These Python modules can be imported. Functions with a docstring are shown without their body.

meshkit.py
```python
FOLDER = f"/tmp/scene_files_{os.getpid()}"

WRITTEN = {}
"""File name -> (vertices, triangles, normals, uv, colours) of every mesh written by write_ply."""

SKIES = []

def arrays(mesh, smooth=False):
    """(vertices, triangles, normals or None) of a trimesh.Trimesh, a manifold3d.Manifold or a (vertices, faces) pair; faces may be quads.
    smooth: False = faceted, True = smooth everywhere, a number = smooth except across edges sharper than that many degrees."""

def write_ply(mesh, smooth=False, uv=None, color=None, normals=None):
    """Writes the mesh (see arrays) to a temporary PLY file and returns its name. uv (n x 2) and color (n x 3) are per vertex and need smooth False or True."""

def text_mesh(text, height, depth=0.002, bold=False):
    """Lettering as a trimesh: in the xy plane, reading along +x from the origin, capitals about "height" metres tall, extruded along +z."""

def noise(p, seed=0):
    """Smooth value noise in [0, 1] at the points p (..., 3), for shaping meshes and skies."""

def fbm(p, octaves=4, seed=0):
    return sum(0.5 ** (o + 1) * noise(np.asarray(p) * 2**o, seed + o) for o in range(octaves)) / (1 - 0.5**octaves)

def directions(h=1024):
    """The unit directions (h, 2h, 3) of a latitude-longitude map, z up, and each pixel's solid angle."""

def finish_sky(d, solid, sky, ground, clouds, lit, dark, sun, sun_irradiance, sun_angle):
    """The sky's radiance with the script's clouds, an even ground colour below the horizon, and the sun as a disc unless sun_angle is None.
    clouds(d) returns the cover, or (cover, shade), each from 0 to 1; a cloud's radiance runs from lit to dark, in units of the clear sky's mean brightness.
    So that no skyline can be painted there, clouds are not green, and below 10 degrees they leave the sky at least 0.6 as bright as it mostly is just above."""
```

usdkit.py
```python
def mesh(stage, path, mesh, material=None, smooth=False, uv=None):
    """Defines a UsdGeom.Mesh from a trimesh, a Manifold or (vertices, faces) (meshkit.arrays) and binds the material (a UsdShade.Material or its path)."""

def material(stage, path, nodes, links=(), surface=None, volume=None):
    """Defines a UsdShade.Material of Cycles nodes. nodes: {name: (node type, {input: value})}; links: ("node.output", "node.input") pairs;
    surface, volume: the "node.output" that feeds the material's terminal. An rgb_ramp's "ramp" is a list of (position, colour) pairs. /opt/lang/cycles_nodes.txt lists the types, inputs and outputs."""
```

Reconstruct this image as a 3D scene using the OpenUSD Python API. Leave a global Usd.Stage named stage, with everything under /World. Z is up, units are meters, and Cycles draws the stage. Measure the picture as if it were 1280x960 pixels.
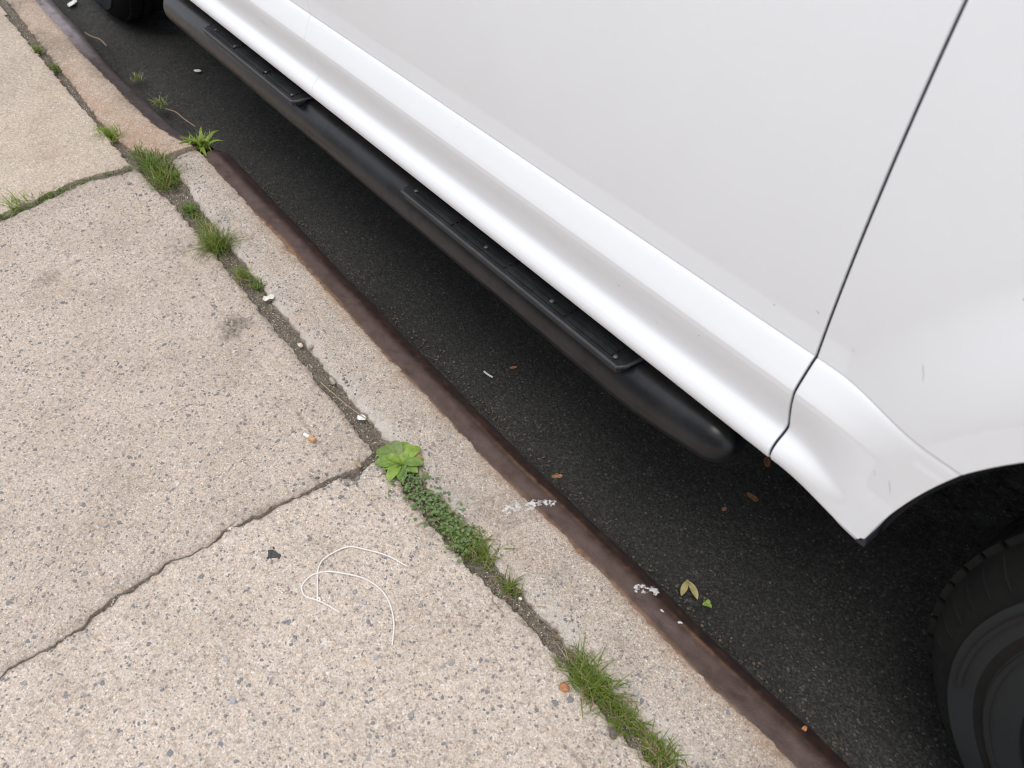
import math, random
import numpy as np, trimesh
import usdkit
from meshkit import noise, fbm
from pxr import Usd, UsdGeom, UsdLux, UsdShade, Gf, Sdf, Vt

# ------------------------------------------------------------------ camera, sky, sun, exposure
stage = Usd.Stage.CreateInMemory()
UsdGeom.SetStageUpAxis(stage, "Z")
UsdGeom.SetStageMetersPerUnit(stage, 1.0)
UsdGeom.Xform.Define(stage, "/World")
UsdGeom.Scope.Define(stage, "/World/Looks")
EXPOSURE = 0.58
SKY_STRENGTH, CLOUD, SUN_I, SUN_ANGLE = 0.15, 5.2, 0.34, 30.0
SUN_DIR = np.array([0.16, -0.24, 0.95]); SUN_DIR /= np.linalg.norm(SUN_DIR)
cam_axes = np.array([[0.61375115, 0.57105542, -0.54516532],
                     [0.78902981, -0.4674865, 0.39860799],
                     [-0.02723018, -0.6747978, -0.73750013]])
cam = UsdGeom.Camera.Define(stage, "/World/camera")
right, down, fwd = cam_axes[:, 0], cam_axes[:, 1], cam_axes[:, 2]
cam.AddTransformOp().Set(Gf.Matrix4d(*[float(v) for v in (*right, 0, *(-down), 0, *(-fwd), 0, 0, 0, 1.2, 1)]))
cam.CreateHorizontalApertureAttr(36.0)
cam.CreateVerticalApertureAttr(27.0)
cam.CreateFocalLengthAttr(36.0 * 1021.489 / 1280)
cam.CreateClippingRangeAttr(Gf.Vec2f(0.05, 3000))
cam.CreateExposureAttr(EXPOSURE)
cam.CreateFStopAttr(5.6); cam.CreateFocusDistanceAttr(1.65)
elev, rot = math.asin(SUN_DIR[2]), math.atan2(SUN_DIR[0], SUN_DIR[1])
sky_mat = usdkit.material(stage, "/World/Looks/overcast_sky", {
    "s": ("sky_texture", {"sky_type": "single_scattering", "sun_disc": False, "sun_elevation": elev, "sun_rotation": rot, "aerosol_density": 2.0}),
    "tc": ("texture_coordinate", {}),
    "n": ("noise_texture", {"scale": 2.2, "detail": 5.0, "roughness": 0.55}),
    "r": ("rgb_ramp", {"ramp": [(0.3, (CLOUD * 0.87, CLOUD * 0.915, CLOUD * 1.0)), (0.7, (CLOUD * 1.04, CLOUD * 1.085, CLOUD * 1.16))]}),
    "m": ("mix_color", {"fac": 0.9, "use_clamp": False}),
    "b": ("background_shader", {"strength": SKY_STRENGTH})},
    [("tc.generated", "n.vector"), ("n.fac", "r.fac"), ("s.color", "m.a"), ("r.color", "m.b"), ("m.result", "b.color")], surface="b.background")
dome = UsdLux.DomeLight.Define(stage, "/World/sky")
UsdShade.MaterialBindingAPI.Apply(dome.GetPrim()).Bind(sky_mat)
sun = UsdLux.DistantLight.Define(stage, "/World/sun")
sun.CreateIntensityAttr(SUN_I); sun.CreateAngleAttr(SUN_ANGLE); sun.CreateColorAttr(Gf.Vec3f(1.0, 0.965, 0.92))
sun.GetPrim().CreateAttribute("inputs:normalize", Sdf.ValueTypeNames.Bool).Set(True)
zax = SUN_DIR; xax = np.cross([0, 0, 1.0], zax); xax /= np.linalg.norm(xax); yax = np.cross(zax, xax)
sun.AddTransformOp().Set(Gf.Matrix4d(*[float(v) for v in (*xax, 0, *yax, 0, *zax, 0, 0, 0, 10, 1)]))

# ------------------------------------------------------------------ helpers
used = {}
def numbered(parent, name):
    k = (parent, name); n = used.get(k, 0); used[k] = n + 1
    return f"{parent}/{name}" if n == 0 else f"{parent}/{name}_{n:03d}"
def tag(p, label=None, cat=None, group=None, kind=None):
    p = p.GetPrim()
    for k, v in (("label", label), ("category", cat), ("group", group), ("kind", kind)):
        if v: p.SetCustomDataByKey(k, v)
    return p
def thing(name, label, cat=None, group=None, kind=None, loc=None):
    x = UsdGeom.Xform.Define(stage, numbered("/World", name))
    if loc is not None: x.AddTranslateOp().Set(Gf.Vec3d(*map(float, loc)))
    return tag(x, label, cat, group, kind)
def put(name, mesh, mat, parent=None, smooth=False, label=None, cat=None, group=None, kind=None, attr=None, normals=None):
    path = numbered(str(parent.GetPath()) if parent else "/World", name)
    m = usdkit.mesh(stage, path, mesh, mat, smooth=smooth)
    if attr is not None:
        pv = UsdGeom.PrimvarsAPI(m).CreatePrimvar("marks", Sdf.ValueTypeNames.Color3fArray, "vertex")
        pv.Set(Vt.Vec3fArray.FromNumpy(np.asarray(attr, np.float32)))
    if normals is not None:
        m.CreateNormalsAttr(Vt.Vec3fArray.FromNumpy(np.asarray(normals, np.float32))); m.SetNormalsInterpolation("vertex")
    return tag(m, label, cat, group, kind)
def sstep(a, b, x):
    t = np.clip((np.asarray(x, float) - a) / (b - a), 0, 1); return t * t * (3 - 2 * t)
def gridfaces(nu, nv, flip=False):
    i = np.arange(nu * nv).reshape(nu, nv)
    a, b, c, d = i[:-1, :-1].ravel(), i[1:, :-1].ravel(), i[1:, 1:].ravel(), i[:-1, 1:].ravel()
    f = np.vstack([np.stack([a, b, c], 1), np.stack([a, c, d], 1)])
    return f[:, ::-1] if flip else f
def cat_mesh(ms): return trimesh.util.concatenate(ms)
def box(x0, x1, y0, y1, z0, z1):
    m = trimesh.creation.box([x1 - x0, y1 - y0, z1 - z0]); m.apply_translation([(x0 + x1) / 2, (y0 + y1) / 2, (z0 + z1) / 2]); return m
def crom(P, n=8):
    P = np.asarray(P, float); Q = np.vstack([2 * P[0] - P[1], P, 2 * P[-1] - P[-2]]); out = []
    for i in range(1, len(Q) - 2):
        for t in np.linspace(0, 1, n, endpoint=False):
            a, b, c, d = Q[i - 1:i + 3]
            out.append(0.5 * (2 * b + (c - a) * t + (2 * a - 5 * b + 4 * c - d) * t * t + (3 * b - a - 3 * c + d) * t ** 3))
    return np.array(out + [P[-1]])
def tube(P, r, k=8, cap=True):
    P = np.asarray(P, float); n = len(P); r = np.broadcast_to(r, n)
    T = np.gradient(P, axis=0); T /= np.linalg.norm(T, axis=1, keepdims=True)
    up = np.array([0, 0, 1.0]); V = []
    for i in range(n):
        s = np.cross(T[i], up); s /= max(np.linalg.norm(s), 1e-9); u = np.cross(s, T[i])
        a = np.arange(k) * 2 * np.pi / k
        V.append(P[i] + r[i] * (np.cos(a)[:, None] * s + np.sin(a)[:, None] * u))
    V = np.vstack(V); F = []
    for i in range(n - 1):
        for j in range(k):
            a, b = i * k + j, i * k + (j + 1) % k
            F += [[a, a + k, b + k], [a, b + k, b]]
    if cap:
        V = np.vstack([V, P[:1], P[-1:]]); c0, c1 = len(V) - 2, len(V) - 1
        for j in range(k):
            F += [[c0, j, (j + 1) % k], [c1, (n - 1) * k + (j + 1) % k, (n - 1) * k + j]]
    m = trimesh.Trimesh(V, np.array(F)[:, ::-1], process=False); return m
def pebble(rs, size, flat=0.6, sub=1):
    m = trimesh.creation.icosphere(sub, 1.0); v = m.vertices
    v *= (0.75 + 0.5 * noise(v * 1.3 + rs.uniform(0, 50, 3)))[:, None]
    m.vertices = v * np.array([1, rs.uniform(0.6, 0.95), flat]) * size
    m.apply_transform(trimesh.transformations.rotation_matrix(rs.uniform(0, 6.28), [0, 0, 1])); return m
def disc_blob(rs, rx, ry, h, n=11, rough=0.25, ang=0.0):
    """a low irregular flake: rim at 0, shoulder and centre at h"""
    a = np.sort(np.arange(n) * 2 * np.pi / n + rs.uniform(-0.2, 0.2, n)); k = 1 + rs.uniform(-rough, rough, n)
    o = np.stack([rx * k * np.cos(a), ry * k * np.sin(a)], 1)
    c, s = math.cos(ang), math.sin(ang); o = o @ np.array([[c, s], [-s, c]])
    V = np.vstack([np.c_[o, np.full(n, -0.0012)], np.c_[o * 0.82, np.full(n, h * 0.85)], [[0, 0, h]]]); F = []
    for j in range(n):
        b = (j + 1) % n
        F += [[j, b, n + b], [j, n + b, n + j], [n + j, n + b, 2 * n]]
    return trimesh.Trimesh(V, F, process=False)

# ------------------------------------------------------------------ materials
def M(name, nodes, links=(), surface="p.BSDF"):
    return usdkit.material(stage, "/World/Looks/" + name, nodes, links, surface=surface)
def plain(name, col, rough=0.5, **k):
    return M(name, {"p": ("principled_bsdf", {"base_color": col, "roughness": rough, **k})})
def concrete(name, lo, mid, hi, cell=330.0, bump=0.5, rust=(0.30, 0.15, 0.07), pale=(0.62, 0.60, 0.58), dark=(0.10, 0.085, 0.065), dot=0.66):
    """sandy concrete: grain cells, dark pits, broad stains; mesh attribute marks = (rust, pale bloom, dark stain)"""
    return M(name, {
        "g": ("geometry", {}),
        "v1": ("voronoi_texture", {"scale": cell, "randomness": 1.0}), "s1": ("separate_color", {}),
        "r1": ("rgb_ramp", {"ramp": [(0.0, tuple(0.76 * c for c in lo)), (0.10, lo), (0.45, mid), (0.8, hi), (0.95, tuple(min(0.8, 1.08 * c) for c in hi)), (1.0, (0.74, 0.71, 0.66))]}),
        "v2": ("voronoi_texture", {"scale": cell * 0.42, "randomness": 1.0}), "s2": ("separate_color", {}),
        "r2": ("rgb_ramp", {"ramp": [(0.0, (dot, dot, dot * 1.05)), (0.07, (0.82, 0.81, 0.82)), (0.14, (0.97, 0.97, 0.97)), (0.85, (1.04, 1.03, 1.02)), (1.0, (1.12, 1.06, 1.0))]}),
        "mul": ("mix_color", {"blend_type": "multiply", "fac": 1.0, "use_clamp": False}),
        "n": ("noise_texture", {"scale": 7.0, "detail": 6.0, "roughness": 0.6}),
        "rn": ("rgb_ramp", {"ramp": [(0.25, (0.84, 0.82, 0.80)), (0.5, (1.0, 1.0, 1.0)), (0.75, (1.07, 1.07, 1.08))]}),
        "nm": ("noise_texture", {"scale": 75.0, "detail": 5.0, "roughness": 0.7}), "rm": ("rgb_ramp", {"ramp": [(0.32, (0.87, 0.86, 0.85)), (0.5, (1.0, 1.0, 1.0)), (0.68, (1.06, 1.06, 1.07))]}),
        "mul3": ("mix_color", {"blend_type": "multiply", "fac": 1.0, "use_clamp": False}),
        "mul2": ("mix_color", {"blend_type": "multiply", "fac": 1.0, "use_clamp": False}),
        "at": ("attribute", {"attribute": "marks"}), "sa": ("separate_color", {}),
        "nf": ("noise_texture", {"scale": 90.0, "detail": 4.0}),
        "rf": ("rgb_ramp", {"ramp": [(0.35, (0.25, 0.25, 0.25)), (0.6, (1, 1, 1))]}), "rfs": ("separate_color", {}),
        "k1": ("math", {"math_type": "multiply"}), "k2": ("math", {"math_type": "multiply"}), "k3": ("math", {"math_type": "multiply"}),
        "x1": ("mix_color", {"b": pale}), "x2": ("mix_color", {"b": rust}), "x3": ("mix_color", {"b": dark}),
        "nb": ("noise_texture", {"scale": 420.0, "detail": 3.0, "roughness": 0.7}),
        "hb": ("math", {"math_type": "add"}),
        "bp": ("bump", {"strength": bump, "distance": 0.0024}),
        "p": ("principled_bsdf", {"roughness": 0.92, "specular_ior_level": 0.25})},
        [("g.position", "v1.vector"), ("v1.color", "s1.color"), ("s1.r", "r1.fac"), ("g.position", "v2.vector"), ("v2.color", "s2.color"), ("s2.r", "r2.fac"),
         ("r1.color", "mul.a"), ("r2.color", "mul.b"), ("g.position", "n.vector"), ("n.fac", "rn.fac"), ("mul.result", "mul2.a"), ("rn.color", "mul2.b"),
         ("at.color", "sa.color"), ("g.position", "nf.vector"), ("nf.fac", "rf.fac"), ("rf.color", "rfs.color"),
         ("sa.r", "k1.value1"), ("rfs.r", "k1.value2"), ("sa.g", "k2.value1"), ("rfs.r", "k2.value2"), ("sa.b", "k3.value1"), ("rfs.r", "k3.value2"),
         ("mul2.result", "mul3.a"), ("g.position", "nm.vector"), ("nm.fac", "rm.fac"), ("rm.color", "mul3.b"), ("mul3.result", "x1.a"), ("k2.value", "x1.fac"), ("x1.result", "x2.a"), ("k1.value", "x2.fac"), ("x2.result", "x3.a"), ("k3.value", "x3.fac"), ("x3.result", "p.base_color"),
         ("g.position", "nb.vector"), ("nb.fac", "hb.value1"), ("s1.g", "hb.value2"), ("hb.value", "bp.height"), ("bp.normal", "p.normal")])
slab_mats = [concrete("slab_concrete_tan", (0.45, 0.372, 0.312), (0.545, 0.458, 0.388), (0.625, 0.548, 0.473), cell=480.0, bump=0.75),
             concrete("slab_concrete_rosy", (0.405, 0.335, 0.281), (0.495, 0.414, 0.350), (0.57, 0.492, 0.423), cell=480.0, bump=0.75),
             concrete("slab_concrete_smooth", (0.38, 0.315, 0.255), (0.45, 0.375, 0.305), (0.50, 0.425, 0.355), cell=420.0, bump=0.3, dot=0.8)]
kerb_mat = concrete("kerb_concrete", (0.34, 0.29, 0.245), (0.445, 0.38, 0.32), (0.525, 0.455, 0.39), cell=560.0, bump=0.5, dot=0.75, pale=(0.58, 0.545, 0.52))
kerb_far_mat = concrete("kerb_concrete_pink", (0.35, 0.275, 0.215), (0.43, 0.335, 0.265), (0.48, 0.385, 0.31), cell=420.0, bump=0.3, dot=0.8)
soil_mat = concrete("joint_soil", (0.09, 0.076, 0.058), (0.145, 0.124, 0.098), (0.20, 0.172, 0.14), cell=520.0, bump=0.7)
chip_mat = concrete("broken_concrete", (0.25, 0.22, 0.19), (0.40, 0.35, 0.30), (0.5, 0.45, 0.39), cell=350.0)
def asphalt():
    return M("asphalt", {
        "g": ("geometry", {}),
        "v1": ("voronoi_texture", {"scale": 300.0}), "s1": ("separate_color", {}),
        "r1": ("rgb_ramp", {"ramp": [(0.0, (0.012, 0.0115, 0.0105)), (0.5, (0.0275, 0.0265, 0.024)), (0.86, (0.045, 0.043, 0.038)), (0.975, (0.060, 0.057, 0.050)), (1.0, (0.13, 0.122, 0.105))]}),
        "n": ("noise_texture", {"scale": 3.0, "detail": 5.0}),
        "rn": ("rgb_ramp", {"ramp": [(0.3, (0.75, 0.75, 0.76)), (0.7, (1.15, 1.14, 1.12))]}),
        "mul": ("mix_color", {"blend_type": "multiply", "fac": 1.0, "use_clamp": False}),
        "at": ("attribute", {"attribute": "marks"}), "sa": ("separate_color", {}),
        "x1": ("mix_color", {"b": (0.10, 0.078, 0.058)}),
        "nb": ("noise_texture", {"scale": 300.0, "detail": 3.0}), "hb": ("math", {"math_type": "add"}),
        "bp": ("bump", {"strength": 0.9, "distance": 0.003}),
        "p": ("principled_bsdf", {"roughness": 0.78, "specular_ior_level": 0.4})},
        [("g.position", "v1.vector"), ("v1.color", "s1.color"), ("s1.r", "r1.fac"), ("g.position", "n.vector"), ("n.fac", "rn.fac"),
         ("r1.color", "mul.a"), ("rn.color", "mul.b"), ("at.color", "sa.color"), ("mul.result", "x1.a"), ("sa.r", "x1.fac"), ("x1.result", "p.base_color"),
         ("g.position", "nb.vector"), ("nb.fac", "hb.value1"), ("s1.g", "hb.value2"), ("hb.value", "bp.height"), ("bp.normal", "p.normal")])
asphalt_mat = asphalt()
def steel(name, worn):  # worn: top colour; for the far steel it is a painted sky sheen
    return M(name, {
        "g": ("geometry", {}), "sx": ("separate_xyz", {}),
        "mp": ("mapping", {"scale": (1.0, 2.0, 2.0)}),
        "n": ("noise_texture", {"scale": 14.0, "detail": 8.0, "roughness": 0.65}),
        "r": ("rgb_ramp", {"ramp": [(0.25, (0.050, 0.032, 0.026)), (0.42, tuple(0.86 * w for w in worn)), (0.6, worn), (0.78, tuple(1.12 * w for w in worn))]}),
        "at": ("attribute", {"attribute": "marks"}), "sa": ("separate_color", {}),
        "n2": ("noise_texture", {"scale": 60.0, "detail": 6.0}),
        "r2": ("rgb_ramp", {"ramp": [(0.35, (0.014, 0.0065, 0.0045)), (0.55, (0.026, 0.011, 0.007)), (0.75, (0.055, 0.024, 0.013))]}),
        "x": ("mix_color", {}), "x2": ("mix_color", {"b": (0.27, 0.15, 0.075)}), "n3": ("noise_texture", {"scale": 30.0, "detail": 9.0, "roughness": 0.7}), "r3": ("rgb_ramp", {"ramp": [(0.32, (0.70, 0.62, 0.58)), (0.5, (1.0, 1.0, 1.0)), (0.68, (1.25, 1.25, 1.3))]}), "mm": ("mix_color", {"blend_type": "multiply", "fac": 1.0, "use_clamp": False}),
        "k": ("math", {"math_type": "multiply_add", "value2": 2.4, "value3": -0.55}), "kk": ("math", {"math_type": "multiply", "use_clamp": True}),
        "rr": ("map_range", {"from_min": 0.3, "from_max": 0.7, "to_min": 0.50, "to_max": 0.66}),
        "nb": ("noise_texture", {"scale": 260.0, "detail": 4.0}), "hb": ("math", {"math_type": "add"}),
        "bp": ("bump", {"strength": 0.55, "distance": 0.0012}),
        "p": ("principled_bsdf", {"metallic": 0.0, "specular_ior_level": 0.4})},
        [("g.position", "mp.vector"), ("mp.vector", "n.vector"), ("n.fac", "r.fac"), ("at.color", "sa.color"), ("g.position", "n2.vector"), ("n2.fac", "r2.fac"),
         ("g.position", "n3.vector"), ("n3.fac", "r3.fac"), ("r.color", "mm.a"), ("r3.color", "mm.b"), ("mm.result", "x.a"), ("r2.color", "x.b"), ("sa.r", "x.fac"), ("x.result", "x2.a"), ("n2.fac", "k.value1"), ("k.value", "kk.value1"), ("sa.g", "kk.value2"), ("kk.value", "x2.fac"),
         ("x2.result", "p.base_color"), ("n.fac", "rr.value"), ("rr.result", "p.roughness"),
         ("g.position", "nb.vector"), ("nb.fac", "hb.value1"), ("n2.fac", "hb.value2"), ("hb.value", "bp.height"), ("bp.normal", "p.normal")])
steel_mat, steel_far_sheen_mat = steel("kerb_steel", (0.088, 0.057, 0.048)), steel("kerb_steel_far_sheen", (0.24, 0.21, 0.22))  # far steel: pale grazing sky reflection put into its base colour
stone_mat = M("aggregate_stone", {
    "g": ("geometry", {}),
    "r": ("rgb_ramp", {"interpolate": False, "ramp": [(0.0, (0.20, 0.195, 0.205)), (0.03, (0.30, 0.29, 0.30)), (0.10, (0.38, 0.35, 0.345)), (0.24, (0.45, 0.385, 0.325)), (0.40, (0.55, 0.465, 0.375)), (0.62, (0.48, 0.35, 0.27)), (0.67, (0.62, 0.54, 0.45)), (0.90, (0.72, 0.69, 0.63))]}),
    "n": ("noise_texture", {"scale": 500.0, "detail": 3.0}), "rn": ("rgb_ramp", {"ramp": [(0.3, (0.72, 0.72, 0.72)), (0.7, (1.15, 1.15, 1.15))]}),
    "mul": ("mix_color", {"blend_type": "multiply", "fac": 1.0, "use_clamp": False}),
    "p": ("principled_bsdf", {"roughness": 0.75, "specular_ior_level": 0.3})},
    [("g.random_per_island", "r.fac"), ("g.position", "n.vector"), ("n.fac", "rn.fac"), ("r.color", "mul.a"), ("rn.color", "mul.b"), ("mul.result", "p.base_color")])
def speckled(name, a, b, rough=0.75, scale=300.0):
    return M(name, {"g": ("geometry", {}), "n": ("noise_texture", {"scale": scale, "detail": 4.0}), "r": ("rgb_ramp", {"ramp": [(0.35, a), (0.65, b)]}),
                    "bp": ("bump", {"strength": 0.4, "distance": 0.001}), "p": ("principled_bsdf", {"roughness": rough})},
             [("g.position", "n.vector"), ("n.fac", "r.fac"), ("r.color", "p.base_color"), ("n.fac", "bp.height"), ("bp.normal", "p.normal")])
big_stone_mats = [speckled("stone_slate", (0.15, 0.148, 0.158), (0.25, 0.246, 0.256)), speckled("stone_blue_grey", (0.25, 0.248, 0.262), (0.38, 0.37, 0.375)),
                  speckled("stone_grey", (0.22, 0.215, 0.21), (0.31, 0.30, 0.285)), speckled("stone_tan", (0.40, 0.31, 0.23), (0.52, 0.43, 0.33)), speckled("stone_pale", (0.5, 0.47, 0.42), (0.62, 0.59, 0.53))]
def leafy(name, ramp, rough=0.5, trans=0.3):
    return M(name, {"g": ("geometry", {}), "r": ("rgb_ramp", {"ramp": ramp}),
                    "n": ("noise_texture", {"scale": 120.0, "detail": 2.0}), "rn": ("rgb_ramp", {"ramp": [(0.3, (0.75, 0.75, 0.7)), (0.7, (1.15, 1.12, 1.1))]}),
                    "mul": ("mix_color", {"blend_type": "multiply", "fac": 1.0, "use_clamp": False}),
                    "p": ("principled_bsdf", {"roughness": rough, "specular_ior_level": 0.4}), "t": ("translucent_bsdf", {}), "x": ("mix_closure", {"fac": trans})},
             [("g.random_per_island", "r.fac"), ("g.position", "n.vector"), ("n.fac", "rn.fac"), ("r.color", "mul.a"), ("rn.color", "mul.b"), ("mul.result", "p.base_color"), ("mul.result", "t.color"), ("p.BSDF", "x.closure1"), ("t.BSDF", "x.closure2")], surface="x.closure")
grass_mat = leafy("grass_blade", [(0.0, (0.15, 0.22, 0.03)), (0.35, (0.25, 0.35, 0.05)), (0.7, (0.38, 0.47, 0.09)), (0.86, (0.44, 0.46, 0.14)), (0.93, (0.42, 0.36, 0.20)), (1.0, (0.45, 0.34, 0.22))])
grass_bright_mat = leafy("grass_blade_bright", [(0.0, (0.24, 0.34, 0.05)), (0.5, (0.36, 0.48, 0.09)), (1.0, (0.48, 0.55, 0.17))])
grass_dark_mat = leafy("grass_blade_dark", [(0.0, (0.13, 0.20, 0.038)), (0.5, (0.23, 0.32, 0.06)), (0.9, (0.33, 0.42, 0.09)), (1.0, (0.28, 0.22, 0.12))])
straw_mat = leafy("dry_straw", [(0.0, (0.42, 0.33, 0.20)), (0.6, (0.55, 0.46, 0.30)), (1.0, (0.30, 0.17, 0.10))], trans=0.15)
weed_mat = leafy("weed_leaf", [(0.0, (0.17, 0.26, 0.10)), (0.55, (0.27, 0.37, 0.14)), (0.85, (0.40, 0.47, 0.20)), (0.93, (0.28, 0.12, 0.07)), (1.0, (0.38, 0.22, 0.13))])
plantain_mats = [leafy("plantain_leaf", [(0.0, (0.20, 0.32, 0.075)), (1.0, (0.23, 0.35, 0.085))]), leafy("plantain_leaf_bright", [(0.0, (0.28, 0.42, 0.08)), (1.0, (0.30, 0.44, 0.085))]), leafy("plantain_leaf_dull", [(0.0, (0.25, 0.32, 0.13)), (1.0, (0.27, 0.34, 0.14))]), leafy("plantain_leaf_yellow", [(0.0, (0.40, 0.33, 0.10)), (1.0, (0.42, 0.34, 0.10))])]  # leaf tones vary: plain, brighter, dull, yellow
paint = M("white_paint", {
    "g": ("geometry", {}),
    "v": ("voronoi_texture", {"scale": 26.0}), "lt": ("math", {"math_type": "less_than", "value2": 0.030}), "s": ("separate_color", {}), "gt": ("math", {"math_type": "greater_than", "value2": 0.80}), "mu": ("math", {"math_type": "multiply"}),
    "n": ("noise_texture", {"scale": 4.0, "detail": 6.0, "roughness": 0.65}), "rn": ("rgb_ramp", {"ramp": [(0.3, (0.772, 0.792, 0.818)), (0.7, (0.797, 0.817, 0.845))]}),
    "x": ("mix_color", {"b": (0.30, 0.28, 0.26)}),
    "p": ("principled_bsdf", {"roughness": 0.5, "specular_ior_level": 0.35, "coat_weight": 0.15, "coat_roughness": 0.3})},
    [("g.position", "v.vector"), ("v.distance", "lt.value1"), ("v.color", "s.color"), ("s.r", "gt.value1"), ("lt.value", "mu.value1"), ("gt.value", "mu.value2"), ("g.position", "n.vector"), ("n.fac", "rn.fac"), ("rn.color", "x.a"), ("mu.value", "x.fac"), ("x.result", "p.base_color")])
def blackish(name, a, b, rough, scale=9.0, bump=0.0, spec=0.5, scuff=()):
    return M(name, {"g": ("geometry", {}), "n": ("noise_texture", {"scale": scale, "detail": 7.0, "roughness": 0.65}), "r": ("rgb_ramp", {"ramp": [(0.42, a), (0.65, b), *scuff]}),
                    "rr": ("map_range", {"from_min": 0.3, "from_max": 0.7, "to_min": rough - 0.06, "to_max": rough + 0.1}), "nb": ("noise_texture", {"scale": 700.0, "detail": 2.0}),
                    "bp": ("bump", {"strength": bump, "distance": 0.0006}), "p": ("principled_bsdf", {"specular_ior_level": spec})},
             [("g.position", "n.vector"), ("n.fac", "r.fac"), ("r.color", "p.base_color"), ("n.fac", "rr.value"), ("rr.result", "p.roughness"), ("g.position", "nb.vector"), ("nb.fac", "bp.height"), ("bp.normal", "p.normal")])
bar_mat = blackish("black_powder_coat", (0.0028, 0.003, 0.004), (0.011, 0.0112, 0.0135), 0.30, bump=0.10, spec=0.42, scuff=[(0.675, (0.014, 0.0142, 0.017)), (0.69, (0.05, 0.05, 0.054)), (0.72, (0.035, 0.034, 0.036))])
pad_mat = blackish("black_step_plastic", (0.006, 0.007, 0.008), (0.014, 0.015, 0.016), 0.48, scale=30.0, bump=0.4)
lip_mat = blackish("grey_step_edge", (0.030, 0.032, 0.037), (0.05, 0.052, 0.058), 0.45, scale=30.0)
tyre_mat = blackish("tyre_rubber", (0.0055, 0.006, 0.006), (0.011, 0.011, 0.0105), 0.72, scale=14.0, bump=0.4, spec=0.18)
tyre_face_mat = blackish("tyre_sidewall_rubber", (0.010, 0.0125, 0.014), (0.016, 0.0185, 0.0205), 0.66, scale=14.0, bump=0.3, spec=0.3)
dark_mat = blackish("underbody_black", (0.003, 0.003, 0.003), (0.006, 0.006, 0.0055), 0.85)
rim_mat = plain("rim_metal", (0.016, 0.017, 0.018), 0.55, metallic=0.3)
screw_mat = plain("screw_metal", (0.10, 0.10, 0.105), 0.5, metallic=0.4)
glass_mat = M("window_glass", {"t": ("transparent_bsdf", {"color": (0.35, 0.38, 0.37)}), "g": ("glossy_bsdf", {"roughness": 0.02, "color": (1, 1, 1)}), "f": ("fresnel", {"IOR": 1.5}), "m": ("mix_closure", {})},
              [("f.fac", "m.fac"), ("t.BSDF", "m.closure1"), ("g.BSDF", "m.closure2")], surface="m.closure")
string_mat = speckled("white_cord", (0.66, 0.62, 0.58), (0.80, 0.77, 0.74), 0.6, 900.0)
paper_mat = speckled("white_paper", (0.70, 0.69, 0.67), (0.80, 0.80, 0.79), 0.8)
cork_mat = speckled("filter_paper", (0.42, 0.20, 0.09), (0.62, 0.38, 0.20), 0.8, 500.0)
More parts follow.
